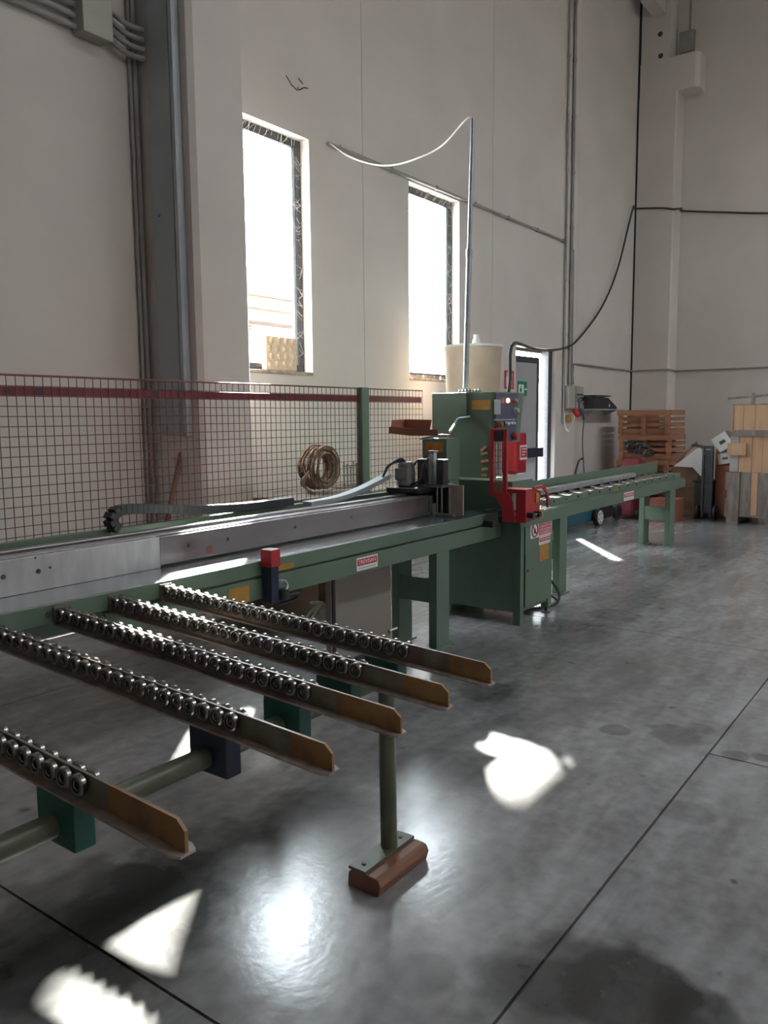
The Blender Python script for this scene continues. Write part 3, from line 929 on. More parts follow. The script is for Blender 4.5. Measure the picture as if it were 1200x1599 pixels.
# red blade guard
gd = thing('blade_guard', 'red blade guard frame with mesh window in front of saw', 'blade guard', (5.3, 2.8, 0.85))
GX = 5.30
bx('post', M_RED, gd, GX - 0.012, GX + 0.012, 2.880, 2.91, 1.06, 1.53, 0.002)
bx('post', M_RED, gd, GX - 0.012, GX + 0.012, 2.770, 2.800, 1.06, 1.53, 0.002)
bx('cross_bar', M_RED, gd, GX - 0.012, GX + 0.012, 2.8, 2.88, 1.515, 1.53, 0.002)
bx('smoked_plate', M_DARKPR, gd, GX - 0.002, GX + 0.002, 2.8, 2.88, 1.44, 1.515)
gm = MB()
for k in range(1, 6):
    y = 2.8 + 0.08 * k / 6
    gm.cyl((GX, y, 1.14), (GX, y, 1.44), 0.0016, 5)
for k in range(7):
    z = 1.15 + k * 0.045
    gm.cyl((GX, 2.8, z), (GX, 2.88, z), 0.0016, 5)
o = gm.build('mesh_infill', M_DARKPR, gd); o['kind'] = 'stuff'
bx('wooden_plate', M_CARD, gd, GX - 0.006, GX + 0.006, 2.8, 2.88, 1.065, 1.138)
MB().prism([(2.91, 1.06), (2.755, 1.06), (2.72, 1.00), (2.70, 0.845), (2.80, 0.845), (2.80, 0.94), (2.855, 1.03), (2.91, 1.03)], 'x', GX - 0.012, GX + 0.004).build('side_plate', M_RED, gd, bevel=0.002)
MB().prism([(5.305, 1.06), (5.305, 0.845), (5.54, 0.86), (5.56, 1.06)], 'y', 2.62, 2.70).build('hood', M_RED, gd, bevel=0.004)
MB().prism([(5.305, 1.09), (5.45, 1.09), (5.56, 1.06), (5.56, 1.045), (5.305, 1.06)], 'y', 2.62, 2.88).build('hood_top', M_RED, gd, bevel=0.002)
bx('yellow_plate', M_YEL, gd, 5.46, 5.51, 2.612, 2.62, 0.98, 1.055)
bx('yellow_plate', M_YEL, gd, 5.50, 5.585, 2.604, 2.612, 0.862, 0.925)
for xx in (5.34, 5.45):
    MB().cyl((xx, 2.57, 0.90), (xx, 2.62, 0.90), 0.022, 14).build('knob', M_BLACK, gd, smooth=True)
MB().cyl((5.34, 2.585, 0.90), (5.52, 2.585, 0.905), 0.008, 10).build('clamp_rod', M_CHROME, gd, smooth=True)
arm_p = [(5.40, 1.105), (5.56, 1.11), (5.64, 1.06), (5.665, 1.0), (5.665, 0.93), (5.635, 0.93), (5.635, 0.995), (5.615, 1.045), (5.55, 1.085), (5.40, 1.085)]
MB().prism(arm_p, 'y', 2.60, 2.612).build('curved_arm', M_RED, gd, bevel=0.001)
gm = MB()
for k in range(4):
    gm.cyl((5.545 + 0.025 * k, 2.606, 0.925), (5.545 + 0.025 * k, 2.606, 1.06 - 0.012 * k), 0.0018, 5)
for k in range(4):
    gm.cyl((5.53, 2.606, 0.94 + 0.03 * k), (5.64, 2.606, 0.94 + 0.03 * k), 0.0018, 5)
o = gm.build('mesh_infill', M_DARKPR, gd); o['kind'] = 'stuff'

# pole on the saw and cardboard tray
pol = thing('cable_pole', 'thin grey pole standing on the saw holding up a white cable', 'pole', (5.93, 3.50, KZ))
MB().cyl((5.931, 3.50, KZ), (5.987, 3.50, 3.0), 0.024, 14).build('lower_tube', M_GALV, pol, smooth=True)
MB().cyl((5.985, 3.50, 2.96), (6.041, 3.50, 4.05), 0.019, 14).build('upper_tube', M_GALV, pol, smooth=True)
MB().cyl((5.984, 3.50, 2.94), (5.987, 3.50, 3.0), 0.028, 14).build('collar', M_GALV, pol, smooth=True)
bx('mount_plate', M_CHAN, pol, 5.87, 6.0, 3.46, 3.58, KZ, KZ + 0.012)
bb = thing('pole_bracket', 'grey bracket with nuts at the pole foot on the saw', 'bracket', (5.98, 3.5, 1.64))
va, vb = px(719, 648, 'x', KX - 0.02), px(729, 617, 'x', KX - 0.02)
bx('plate', M_GREEN, bb, KX - 0.025, KX - 0.005, vb.y, va.y, va.z, KZ, 0.003)
for k in range(7):
    p = px(719 + 5.0 * k, 611, 'x', KX + 0.03)
    MB().lathe([(0.016, 0), (0.016, 0.018), (0.008, 0.02), (0.008, 0.034)], (KX + 0.03, p.y, KZ + 0.001), 'z', 6).build('nut', M_BOXG, bb)
MB().cyl(tuple(px(735, 651, 'x', KX - 0.02)), tuple(px(716, 654, 'x', KX - 0.03)), 0.012, 10).build('stay_rod', M_GALV, bb, smooth=True)
MB().cyl(tuple(px(716, 654, 'x', KX - 0.03)), (5.20, 3.20, 1.512), 0.011, 10).build('stay_rod', M_GALV, bb, smooth=True)

ct = thing('cardboard_tray', 'red-brown cardboard tray hanging beside the green saw', 'cardboard tray', (5.05, 3.4, 1.49))
MB().prism([(3.60, 1.50), (3.40, 1.483), (3.17, 1.485), (3.17, 1.492), (3.40, 1.490), (3.60, 1.508)], 'x', 4.98, 5.16).build('base', M_CARDB, ct)
MB().prism([(3.605, 1.50), (3.40, 1.483), (3.165, 1.485), (3.165, 1.53), (3.36, 1.532), (3.545, 1.55), (3.60, 1.55)], 'x', 4.972, 4.98).build('side_flap', M_CARDB, ct)
MB().prism([(3.60, 1.508), (3.36, 1.49), (3.335, 1.6), (3.585, 1.605)], 'x', 5.152, 5.16).build('back_flap', M_CARDB, ct)
MB().prism([(4.98, 1.50), (5.152, 1.50), (5.152, 1.605), (5.0, 1.60)], 'y', 3.588, 3.596).build('end_flap', M_CARDB, ct)
MB().cyl((5.13, 3.22, 1.49), (5.13, 3.42, 1.455), 0.006, 8).build('hanger_wire', M_GALV, ct)
MB().cyl((5.13, 3.42, 1.455), (5.353, 3.45, 1.455), 0.006, 8).build('hanger_wire', M_GALV, ct)

# ------------------------------------------------------------------ outfeed table
ot = thing('outfeed_table', 'green outfeed roller table reaching from the saw to the crates', 'roller table', (8.4, 3.16, 0))
OX0, OX1 = 6.24, 10.55
MB().prism([(2.972, 0.71), (2.972, 0.815), (3.02, 0.83), (3.03, 0.83), (3.03, 0.71)], 'x', OX0, OX1).build('front_beam', M_GREEN, ot, bevel=0.002)
fs_ = bx('front_plate', M_GREEN, ot, OX0, 10.5, 3.022, 3.03, 0.83, 0.888, 0.002)
bx('rear_beam', M_GREEN, ot, OX0, OX1, 3.35, 3.40, 0.71, 0.86, 0.003)
bx('rear_guide', M_GREEN, ot, OX0, OX1 + 0.03, 3.342, 3.352, 0.86, 1.018, 0.002)
bx('bottom_tray', M_DARKPR, ot, OX0, OX1 - 0.05, 3.03, 3.35, 0.715, 0.725)
bx('end_plate', M_GREEN, ot, 10.492, 10.5, 3.03, 3.35, 0.80, 0.885)
rx = [px(x, y, 'y', 3.02).x for x, y in ((866, 782), (885.6, 778), (904, 773), (921, 770), (937.6, 766.5), (953.6, 763), (968, 760), (982, 757), (995, 753.5), (1007.6, 750.5), (1019, 748), (1031, 745.5), (1042, 742.5), (1052.4, 740))]
a_, b_ = rx[0], rx[-1]
nro = len(rx)
for k in range(nro):
    x = a_ + (b_ - a_) * k / (nro - 1)
    rl = MB().cyl((x, 3.04, 0.862), (x, 3.338, 0.862), 0.032, 16).build('roller', M_CHROME, ot, smooth=True)
    MB().cyl((x, 3.015, 0.862), (x, 3.0405, 0.862), 0.011, 10).build('roller_axle', M_DARKPR, rl)
leg_frame(ot, 6.80, w=0.16, z1=0.71, y0=2.977, y1=3.36)
leg_frame(ot, 10.06, w=0.20, z1=0.71, y0=2.977, y1=3.36)
bx('stiffener', M_GREEN, ot, 9.99, 10.02, 3.30, 3.315, 0.33, 0.71)
brand(ot, 8.32, 8.62, 0.722, 0.808, 2.971)
bx('yellow_label', M_YEL, ot, 8.15, 8.3, 3.0205, 3.0218, 0.835, 0.862)
pbar = bx('profile_bar', M_ALU, None, 6.35, 9.42, 3.225, 3.30, 0.8945, 0.945, 0.003)
tag(pbar, 'pale metal profile lying on the outfeed rollers', 'metal profile')

# coil of hose on the floor behind the saw cabinet
def coil(name, label, cat, c, r, turns, rad, m_, axis='z', jit=0.01, stretch=1.0, n=26, dz=0.02):
    rnd = random.Random(hash(label) % 1000 if False else len(label))
    pts = []
    for k in range(int(turns * n)):
        a = 2 * math.pi * k / n
        rr = r + rnd.uniform(-jit, jit)
        h = dz * k / n
        if axis == 'z': p = V((c[0] + rr * math.cos(a), c[1] + rr * stretch * math.sin(a), c[2] + h))
        else: p = V((c[0] + rr * math.cos(a), c[1] + h, c[2] + rr * math.sin(a)))
        pts.append(p)
    o = MB().tube(pts, rad, 7).build(name, m_, smooth=True)
    return tag(o, label, cat)


pts = bez([(6.13, 2.95, 0.30), (6.35, 2.93, 0.24), (6.46, 2.88, 0.12), (6.40, 2.84, 0.03), (6.2, 2.86, 0.013), (6.0, 3.0, 0.013)], 10)
o = MB().tube(pts, 0.012, 8).build('rubber_hose', M_RUBBER, smooth=True)
tag(o, 'black hose looping out beside the saw cabinet to the floor', 'hose')
pts = bez([(6.15, 3.05, 0.12), (6.3, 3.0, 0.06), (6.45, 2.93, 0.05), (6.5, 2.9, 0.013), (6.55, 2.93, 0.013)], 10)
o = MB().tube(pts, 0.009, 8).build('air_hose', M_RUBBER, smooth=True)
tag(o, 'thin black air hose lying by the outfeed table leg', 'hose')

# ------------------------------------------------------------------ mesh fence
FY = 4.0
fn = thing('mesh_fence', 'rusty wire mesh safety fence with red rail behind the feed table', 'fence', (3.3, FY, 0))
FX0, FX1, FZ0, FZ1 = 0.55, 6.03, 0.86, 1.85
PXC = 5.165
for (a, b) in ((FX0, PXC - 0.05), (PXC + 0.05, FX1)):
    mb = MB()
    nx = int(round((b - a) / 0.05))
    for k in range(nx + 1):
        x = a + (b - a) * k / nx
        mb.cyl((x, FY, FZ0), (x, FY, FZ1), 0.0024, 5)
    nz = int(round((FZ1 - FZ0) / 0.052))
    for k in range(nz + 1):
        z = FZ0 + (FZ1 - FZ0) * k / nz
        mb.cyl((a, FY + 0.004, z), (b, FY + 0.004, z), 0.0024, 5)
    o = mb.build('wire_mesh', M_MESH, fn); o['kind'] = 'stuff'
    rd = bx('red_rail', M_REDBAR, fn, a, b, FY + 0.008, FY + 0.035, 1.75, 1.795, 0.002)
    for (x, y) in ((11, 605), (61, 606), (242, 611), (280, 612), (441, 617)):
        p = px(x, y, 'y', FY + 0.008)
        if a < p.x < b:
            MB().cyl((p.x, FY + 0.0065, 1.772), (p.x, FY + 0.009, 1.772), 0.017, 10).build('clip', M_DARKPR, rd)
    MB().cyl((a, FY, FZ1 + 0.004), (b, FY, FZ1 + 0.004), 0.005, 8).build('top_wire', M_MESH, fn)
for xc in (FX0 + 0.02, PXC):
    ps = bx('post', M_GREEN, fn, xc - 0.048, xc + 0.048, FY - 0.03, FY + 0.03, 0.008, 1.862, 0.004)
    bx('base_plate', M_GREEN, ps, xc - 0.09, xc + 0.09, FY - 0.08, FY + 0.08, 0, 0.008)
# ------------------------------------------------------------------ things behind and under the table
st = thing('wooden_table', 'low rough wooden bench against the wall behind the fence', 'bench', (6.2, 4.9, 0))
bx('top', M_GREYWOOD, st, 4.95, 6.6, 4.55, 5.3, 0.90, 0.94)
for (x, y) in ((5.0, 4.6), (6.5, 4.6), (5.0, 5.2), (6.5, 5.2)):
    bx('leg', M_GREYWOOD, st, x, x + 0.06, y, y + 0.06, 0, 0.90)
cc = px(503, 757, 'y', 4.8)
rnd = random.Random(4)
wc = thing('wire_coil', 'round brown coil of wire standing on the bench behind the fence', 'wire coil', (cc.x, 4.8, 0.94))
for k in range(26):
    r0 = rnd.uniform(0.125, 0.195)
    dy = rnd.uniform(-0.07, 0.12)
    ph = rnd.uniform(0, 6)
    pts = [(cc.x + (r0 + 0.012 * math.sin(3 * a + ph)) * math.cos(a), 4.8 + dy + 0.02 * math.sin(a + ph), 0.945 + 0.23 + (r0 + 0.01 * math.sin(2 * a + ph)) * math.sin(a)) for a in [2 * math.pi * j / 30 for j in range(30)]]
    MB().tube(pts, 0.008, 6, True).build('wire_turn', M_ROPE, wc, smooth=True)
for k in range(4):
    MB().tube(bez([(cc.x - 0.20, 4.78, 1.15), (cc.x - 0.27 - 0.02 * k, 4.76, 1.05), (cc.x - 0.25 + 0.03 * k, 4.74, 0.95)]), 0.007, 6).build('loose_end', M_ROPE, wc, smooth=True)
wp = px(548, 752, 'y', 4.9)
jk = thing('scrap_basket', 'small dark wire basket beside the wire coil', 'basket', (wp.x + 0.05, 4.95, 0.94))
for k in range(7):
    bx('upright', M_GREYWOOD, jk, wp.x - 0.1 + 0.05 * k, wp.x - 0.09 + 0.05 * k, 4.9, 4.91, 0.94, 1.2 - 0.02 * (k % 3))
for zz in (0.96, 1.06, 1.15):
    bx('hoop', M_GREYWOOD, jk, wp.x - 0.1, wp.x + 0.215, 4.91, 4.918, zz, zz + 0.012)
bx('bottom', M_GREYWOOD, jk, wp.x - 0.1, wp.x + 0.215, 4.90, 5.05, 0.94, 0.95)

p0, p1 = px(262, 812, 'y', 5.05), px(285, 697, 'y', 5.18)
d_ = (p1 - p0).normalized()
base_p = p0 - d_ * (p0.z / d_.z)
base_p.z = 0.02
sk = MB().tube([base_p, p1], 0.020, 10).build('broom_handle', M_FOOTWOOD, smooth=True)
tag(sk, 'thin dark broom handle leaning by the pillar behind the fence', 'broom handle')

# grey electrical cabinet
a = px(517, 900, 'y', 3.16); b = px(611, 880, 'y', 3.16)
ec = thing('electric_cabinet', 'taupe metal electric cabinet standing under the feed table', 'cabinet', ((a.x + b.x) / 2, 3.25, 0))
bx('body', M_CAB, ec, a.x + 0.012, b.x - 0.03, 3.175, 3.22, 0.08, 0.685, 0.004)
dd = bx('door', M_CAB, ec, a.x + 0.035, b.x - 0.01, 3.155, 3.173, 0.085, 0.68, 0.003)
bx('hinge_strip', M_DARKPR, ec, a.x + 0.022, a.x + 0.033, 3.165, 3.175, 0.085, 0.68)
bx('feet', M_DARKPR, ec, a.x + 0.02, b.x - 0.05, 3.18, 3.22, 0.0, 0.08)
lk = MB().cyl((b.x - 0.04, 3.135, 0.17), (b.x - 0.04, 3.155, 0.17), 0.014, 10).build('lock', M_OCHRE, dd, smooth=True)
MB().box(b.x - 0.055, b.x + 0.03, 3.13, 3.137, 0.18, 0.19).build('key_tag', M_FOAM, lk)
# cartons and rubbish under the table
def carton(name, label, x0, x1, y0, y1, z0, z1, m_=None, rot=0.0, flaps=True, group=None):
    m_ = m_ or M_CARD
    t = thing(name, label, 'carton', ((x0 + x1) / 2, (y0 + y1) / 2, z0), group)
    c = V(((x0 + x1) / 2, (y0 + y1) / 2, z0)); Rm = Matrix.Rotation(rot, 3, 'Z')
    w, d, h = x1 - x0, y1 - y0, z1 - z0
    MB().obox(c + V((0, 0, h / 2)), (w, d, h), Rm).build('body', m_, t, bevel=0.004)
    if flaps:
        MB().obox(c + Rm @ V((0, 0, 0)) + V((0, 0, h + 0.002)), (w * 0.98, d * 0.1, 0.003), Rm).build('tape', M_YEL if False else M_CARDB, t)
        MB().obox(c + Rm @ V((-w / 4, 0, 0)) + V((0, 0, h + 0.0045)), (w * 0.5, d * 0.99, 0.002), Rm).build('flap', m_, t)
    return t


carton('cardboard_box', 'dark brown cardboard box on the floor behind the feed table', 4.35, 4.95, 4.3, 4.65, 0, 0.42, mat('dark_cardboard', (0.10, 0.055, 0.038), 0.85, var=0.3, scale=7), 0.1)
carton('cardboard_box', 'tan cardboard box seen between the table legs behind the fence', 5.35, 5.9, 4.45, 4.85, 0, 0.60, M_CARD, 0.05)
for k in range(2):
    o = MB().tube(bez([tuple(px(474 + 10 * k, 972, 'y', 3.35 + .03 * k)), tuple(px(486 + 8 * k, 955, 'y', 3.35 + .03 * k)), tuple(px(500 + 4 * k, 942, 'y', 3.34 + .03 * k)), (a.x, 3.30 + .03 * k, px(516, 935, 'y', 3.3).z)]), 0.009, 8).build('air_hose', M_CABLEW, smooth=True)
    tag(o, ('upper', 'lower')[k] + ' pale plastic hose curving up to the electric cabinet', 'hose', 'pale hoses beside the electric cabinet')

# ------------------------------------------------------------------ wall fittings
# junction box and conduits by the pillar
jb = thing('junction_box', 'beige junction box high on the wall with grey conduits', 'junction box', (3.87, 5.44, 4.43))
q0, q1 = px(128, 0, 'y', 5.36), px(175, 66, 'y', 5.36)
bx('body', M_BOXG, jb, q0.x, q1.x, 5.36, 5.495, q1.z, q1.z + 0.36, 0.008)
bx('lid', M_BOXG, jb, q0.x - 0.005, q1.x + 0.005, 5.345, 5.36, q1.z - 0.005, q1.z + 0.365, 0.006)
jx0, jx1, jz = q0.x, q1.x, q1.z
for k in range(4):
    o = MB().cyl((-2.0, 5.455, jz + 0.05 + 0.075 * k), (jx0, 5.455, jz + 0.05 + 0.075 * k), 0.02, 10).build('conduit_pipe', M_CONDUIT, smooth=True)
    tag(o, ('lowest', 'second lowest', 'second highest', 'highest')[k] + ' level grey conduit entering the left side of the junction box', 'conduit', 'conduits left of the junction box')
    o = MB().tube(bez([(jx1, 5.455, jz + 0.05 + 0.075 * k), (jx1 + 0.05, 5.44, jz + 0.045 + 0.072 * k), (jx1 + 0.14, 5.38, jz - 0.02 + 0.07 * k), (4.17, 5.36, jz - 0.03 + 0.07 * k), (4.21, 5.345, jz - 0.03 + 0.07 * k)], 6), 0.02, 10).build('flexible_conduit', M_CONDUIT, smooth=True)
    tag(o, ('lowest', 'second lowest', 'second highest', 'highest')[k] + ' curved grey conduit bending from the junction box towards the pillar', 'conduit', 'conduits right of the junction box')
for (dx, zr) in ((0.0, 0.016), (0.045, 0.022)):
    o = MB().cyl((4.17 + dx, 5.475 - 0.0 * dx, 0.3), (4.17 + dx, 5.475, 9.5), zr, 10).build('conduit_pipe', M_CONDUIT, smooth=True)
    tag(o, 'thin upright grey conduit in the corner beside the white pillar' if dx == 0 else 'thicker upright grey conduit in the corner beside the white pillar', 'conduit')
# conduit above the windows and cable to the pole
dc = thing('conduit_pipe', 'long level grey conduit on the wall above both windows', 'conduit', (9.5, 5.48, 4.36))
MB().cyl((6.54, 5.478, 4.375), (12.43, 5.478, 4.375), 0.018, 10).build('tube', M_CONDUIT, dc, smooth=True)
for k in range(7):
    bx('clip', M_CONDUIT, dc, 6.7 + 0.93 * k, 6.73 + 0.93 * k, 5.452, 5.4995, 4.352, 4.398)
o = MB().tube(bez([(6.56, 5.46, 4.375), tuple(px(545, 244, 'y', 5.2)), tuple(px(580, 256, 'y', 4.9)), tuple(px(612, 258, 'y', 4.6)), tuple(px(650, 248, 'y', 4.25)), tuple(px(690, 228, 'y', 3.95)), tuple(px(728, 187, 'y', 3.56)), (6.041, 3.50, 4.055)], 8), 0.008, 7).build('white_cable', M_CABLEW, smooth=True)
tag(o, 'white cable sagging from the wall conduit to the pole top', 'cable')
# vertical conduits on the right
for (x, r, lab) in ((12.40, 0.018, 'upright grey conduit on the wall, the one nearer the door'), (12.62, 0.026, 'thicker upright grey conduit on the wall above the socket boxes')):
    t = thing('conduit_pipe', lab, 'conduit', (x, 5.47, 2.1))
    MB().cyl((x, 5.47, 2.13 if x > 12.5 else 1.5), (x, 5.47, 9.5), r, 10).build('tube', M_CONDUIT, t, smooth=True)
    for k in range(8):
        z = 2.9 + 0.85 * k
        MB().cyl((x, 5.47, z), (x, 5.47, z + 0.05), r * 1.35, 10).build('clip', M_CONDUIT, t, smooth=True)
o = MB().cyl((12.72, 5.472, 2.13), (12.70, 5.472, 4.3), 0.014, 8).build('conduit_pipe', M_CONDUIT, smooth=True)
tag(o, 'short thin conduit rising from the socket boxes', 'conduit')
# black cable from saw to wall to corner
w0 = px(794, 610, 'y', KY0 + 0.1); w1 = px(797, 550, 'y', KY0 + 0.1); w2 = px(803, 538, 'y', 3.3)
pts = [(w0.x, w0.y, KZ), (w1.x, w1.y, 1.95), tuple(w1), tuple(px(803, 536.5, 'y', KY0 + .15)), tuple(px(815, 538, 'y', 3.8)), tuple(px(835, 545, 'y', 4.3)), tuple(px(860, 547, 'y', 4.85)), tuple(px(886, 542, 'y', 5.36)),
       tuple(px(905, 528, 'y', 5.40)), tuple(px(940, 480, 'y', 5.40)), tuple(px(965, 420, 'y', 5.40)), tuple(px(988, 329, 'y', 5.42)), tuple(px(994, 326, 'x', 15.54)), tuple(px(1035, 325, 'x', 15.53)), (15.53, 4.76, px(1050, 327, 'x', 15.54).z), (15.9, 4.72, 5.45), tuple(px(1062, 329, 'x', 15.95)), tuple(px(1130, 331.5, 'x', 15.96)), tuple(px(1200, 333, 'x', 15.96)), (15.96, 1.5, 4.9), (15.96, -2, 4.9)]
o = MB().tube(bez(pts, 8), 0.017, 8).build('black_cable', M_CABLEB, smooth=True)
tag(o, 'long black cable from the saw up across the wall corner', 'cable')
# low conduit to the far wall
pts = [(12.78, 5.47, 2.14), (12.75, 5.47, 2.3), (12.78, 5.47, 2.475), (12.9, 5.47, 2.48), (15.54, 5.47, 2.47), (15.545, 5.44, 2.47), (15.545, 4.75, 2.47), (15.56, 4.74, 2.47), (15.97, 4.74, 2.46), (15.975, 4.7, 2.46), (15.975, -4.0, 2.46)]
o = MB().tube(pts, 0.016, 8).build('conduit_pipe', M_CONDUIT, smooth=True)
tag(o, 'grey conduit running level round the corner onto the end wall', 'conduit')
gb = thing('grey_box', 'small grey switch box above the corbel on the end wall', 'switch box', (15.93, 4.74, 8.22))
bx('body', M_CONDUIT, gb, 15.90, 15.995, 4.60, 4.87, 8.22, 8.58, 0.006)
MB().cyl((15.97, 4.70, 8.58), (15.97, 4.70, 9.5), 0.018, 8).build('tube', M_CONDUIT, gb, smooth=True)

# socket panel
sp = thing('socket_panel', 'grey board with power sockets on the wall beside the door', 'socket panel', (12.75, 5.47, 1.66))
bx('back_board', M_BOXG, sp, 12.42, 13.08, 5.47, 5.4985, 1.70, 2.12, 0.004)
bx('breaker_box', M_BOXG, sp, 12.45, 12.72, 5.40, 5.47, 1.74, 2.10, 0.008)
bx('breaker_box', M_BOXG, sp, 12.75, 13.06, 5.40, 5.47, 1.93, 2.10, 0.008)
bx('window_strip', M_DARKPR, sp, 12.77, 13.04, 5.397, 5.40, 1.955, 1.985)
for k, (x, z) in enumerate(((12.80, 1.84), (12.97, 1.84), (13.05, 1.80))):
    bx('socket_body', M_CONDUIT, sp, x - 0.05, x + 0.04, 5.40, 5.47, z - 0.09, z + 0.07, 0.006)
    bx('socket_hole', M_DARKPR, sp, x - 0.02, x + 0.015, 5.396, 5.40, z, z + 0.05)
MB().cyl((12.74, 5.42, 1.72), (12.72, 5.34, 1.62), 0.05, 14).build('red_plug', M_RED, sp, smooth=True)
MB().cyl((12.98, 5.42, 1.72), (12.98, 5.37, 1.64), 0.035, 14).build('blue_plug', M_BLUE, sp, smooth=True)
MB().box(12.53, 12.62, 5.42, 5.47, 1.52, 1.64).build('yellow_tag', M_YEL, sp, bevel=0.01)
MB().tube(bez([(12.42, 5.46, 1.7), (12.42, 5.45, 1.5), (12.52, 5.44, 1.38), (12.64, 5.44, 1.42), (12.70, 5.4, 1.6)]), 0.01, 7).build('cable', M_CABLEW, sp, smooth=True)
MB().cyl((12.98, 5.37, 1.64), (12.99, 5.36, 1.55), 0.018, 10).build('plug_tail', M_BLACK, sp, smooth=True)
o = MB().tube(bez([(12.99, 5.36, 1.545), (13.0, 5.38, 1.2), (13.02, 5.36, 0.8), (13.0, 5.3, 0.3), (13.02, 5.2, 0.012), (13.1, 5.0, 0.012)]), 0.009, 7).build('dark_cable', M_CABLEB, smooth=True)
tag(o, 'thin dark cable hanging from the socket panel to the floor', 'cable')

# wall shelf with black box
sh = thing('wall_shelf', 'thin metal wall shelf carrying the black slanted case', 'shelf', (13.5, 5.35, 1.70))
bx('board', M_CHAN, sh, 13.09, 14.55, 5.22, 5.4985, 1.715, 1.735)
MB().prism([(5.4985, 1.715), (5.24, 1.715), (5.4985, 1.62)], 'x', 13.45, 13.47).build('bracket', M_CHAN, sh)
MB().prism([(5.4985, 1.715), (5.24, 1.715), (5.4985, 1.62)], 'x', 14.25, 14.27).build('bracket', M_CHAN, sh)
bc = thing('black_case', 'black case with slanted end on the wall shelf', 'case', (13.5, 5.35, 1.736))
MB().prism([(13.10, 1.736), (14.25, 1.736), (14.22, 1.78), (13.80, 1.93), (13.12, 1.93)], 'y', 5.25, 5.49).build('body', M_BLACK, bc, bevel=0.01)
MB().prism([(13.10, 1.945), (13.78, 1.945), (13.80, 1.965), (13.10, 1.965)], 'y', 5.20, 5.49).build('lid', M_BLACK, bc)
bx('lid_post', M_CHAN, bc, 13.14, 13.75, 5.30, 5.48, 1.93, 1.945)
bx('white_mark', M_WHITE, bc, 13.83, 13.88, 5.246, 5.25, 1.77, 1.82)

# signs and extinguisher near the door
fs = thing('fire_sign', 'red fire extinguisher sign on the wall left of the door', 'sign', (10.55, 5.49, 2.02))
bx('plate', M_REDPR, fs, 10.41, 10.69, 5.492, 5.4985, 2.015, 2.275)
MB().prism([(10.45, 2.04), (10.50, 2.04), (10.50, 2.17), (10.485, 2.21), (10.50, 2.25), (10.47, 2.25), (10.465, 2.21), (10.45, 2.17)], 'y', 5.489, 5.492).build('extinguisher_symbol', M_WHITE, fs)
text('lettering', 'ESTINTORE', M_WHITE, fs, (10.63, 5.491, 2.14), (0, 0, 1), (-1, 0, 0), 0.06, 0.2)
xt = thing('extinguisher_cover', 'red covered fire extinguisher on a white stand by the door', 'fire extinguisher', (10.22, 5.2, 0))
MB().box(10.03, 10.36, 5.10, 5.34, 0.82, 1.40).build('cover', M_RED, xt, bevel=0.04)
bx('stand', M_FOAM, xt, 10.10, 10.22, 5.16, 5.26, 0.02, 0.82)
bx('stand_base', M_FOAM, xt, 10.02, 10.42, 5.05, 5.35, 0.0, 0.02)
lb = bx('printed_label', M_WHITE, xt, 10.13, 10.345, 5.096, 5.10, 1.02, 1.22)
bx('print_block', M_REDPR, lb, 10.145, 10.33, 5.093, 5.096, 1.05, 1.195)
for k in range(3):
    bx('print_line', M_WHITE, lb, 10.175, 10.325 - 0.03 * k, 5.091, 5.093, 1.16 - 0.04 * k, 1.175 - 0.04 * k)

# beige tank
tk = thing('storage_tank', 'tall beige fabric hopper standing behind the saw before the window', 'hopper', (8.35, 4.85, 0))
tcx, trad = px(739, 560, 'y', 4.78).x, 0.335
MB().lathe([(trad * 0.74, 0.12), (trad * 0.80, 0.6), (trad * 0.87, 1.5), (trad * 0.965, 2.2), (trad, 2.43)], (tcx, 4.78, 0), 'z', 28).build('body', M_TANK, tk, smooth=True)
MB().lathe([(trad * 1.03, 2.41), (trad * 1.03, 2.435), (trad * 0.9, 2.44)], (tcx, 4.78, 0), 'z', 28).build('rim', M_FOAM, tk, smooth=True)
MB().lathe([(trad * 0.76, 0.0), (trad * 0.76, 0.12)], (tcx, 4.78, 0), 'z', 28).build('base_ring', M_CONDUIT, tk, smooth=True)
MB().lathe([(0.05, 2.43), (0.05, 2.50), (0.035, 2.52), (0.035, 2.57)], (tcx + 0.08, 4.78, 0), 'z', 14).build('cap', M_FOAM, tk, smooth=True)

# quilted block on window sill
qa, qb = px(413, 568, 'y', 5.56), px(461, 528, 'y', 5.56)
qk = thing('quilted_block', 'beige quilted block standing on the first window sill', 'quilted block', ((qa.x + qb.x) / 2, 5.57, W1[2] + 0.03))
MB().box(qa.x, qb.x, 5.535, 5.60, W1[2] + 0.031, qb.z).build('block', M_CUSH, qk, bevel=0.015)
for i in range(4):
    for j in range(4):
        x = qa.x + (qb.x - qa.x) * (i + 0.5 + 0.25 * (j % 2)) / 4.3
        z = W1[2] + 0.06 + (qb.z - W1[2] - 0.07) * (j + 0.5) / 4
        MB().lathe([(0.034, 0.0), (0.026, -0.007), (0.012, -0.011)], (x, 5.536, z), 'y', 10).build('tuft', M_CUSH, qk, smooth=True)
rb = thing('brick_rubble', 'few broken brick pieces lying on the second window sill', 'rubble', (8.4, 5.56, W2[2] + 0.03))
for k in range(6):
    MB().obox((8.15 + 0.13 * k, 5.56, W2[2] + 0.052), (0.11, 0.06, 0.044), Matrix.Rotation(0.2 * (k % 3 - 1), 3, 'Z')).build('piece', M_SILL, rb)

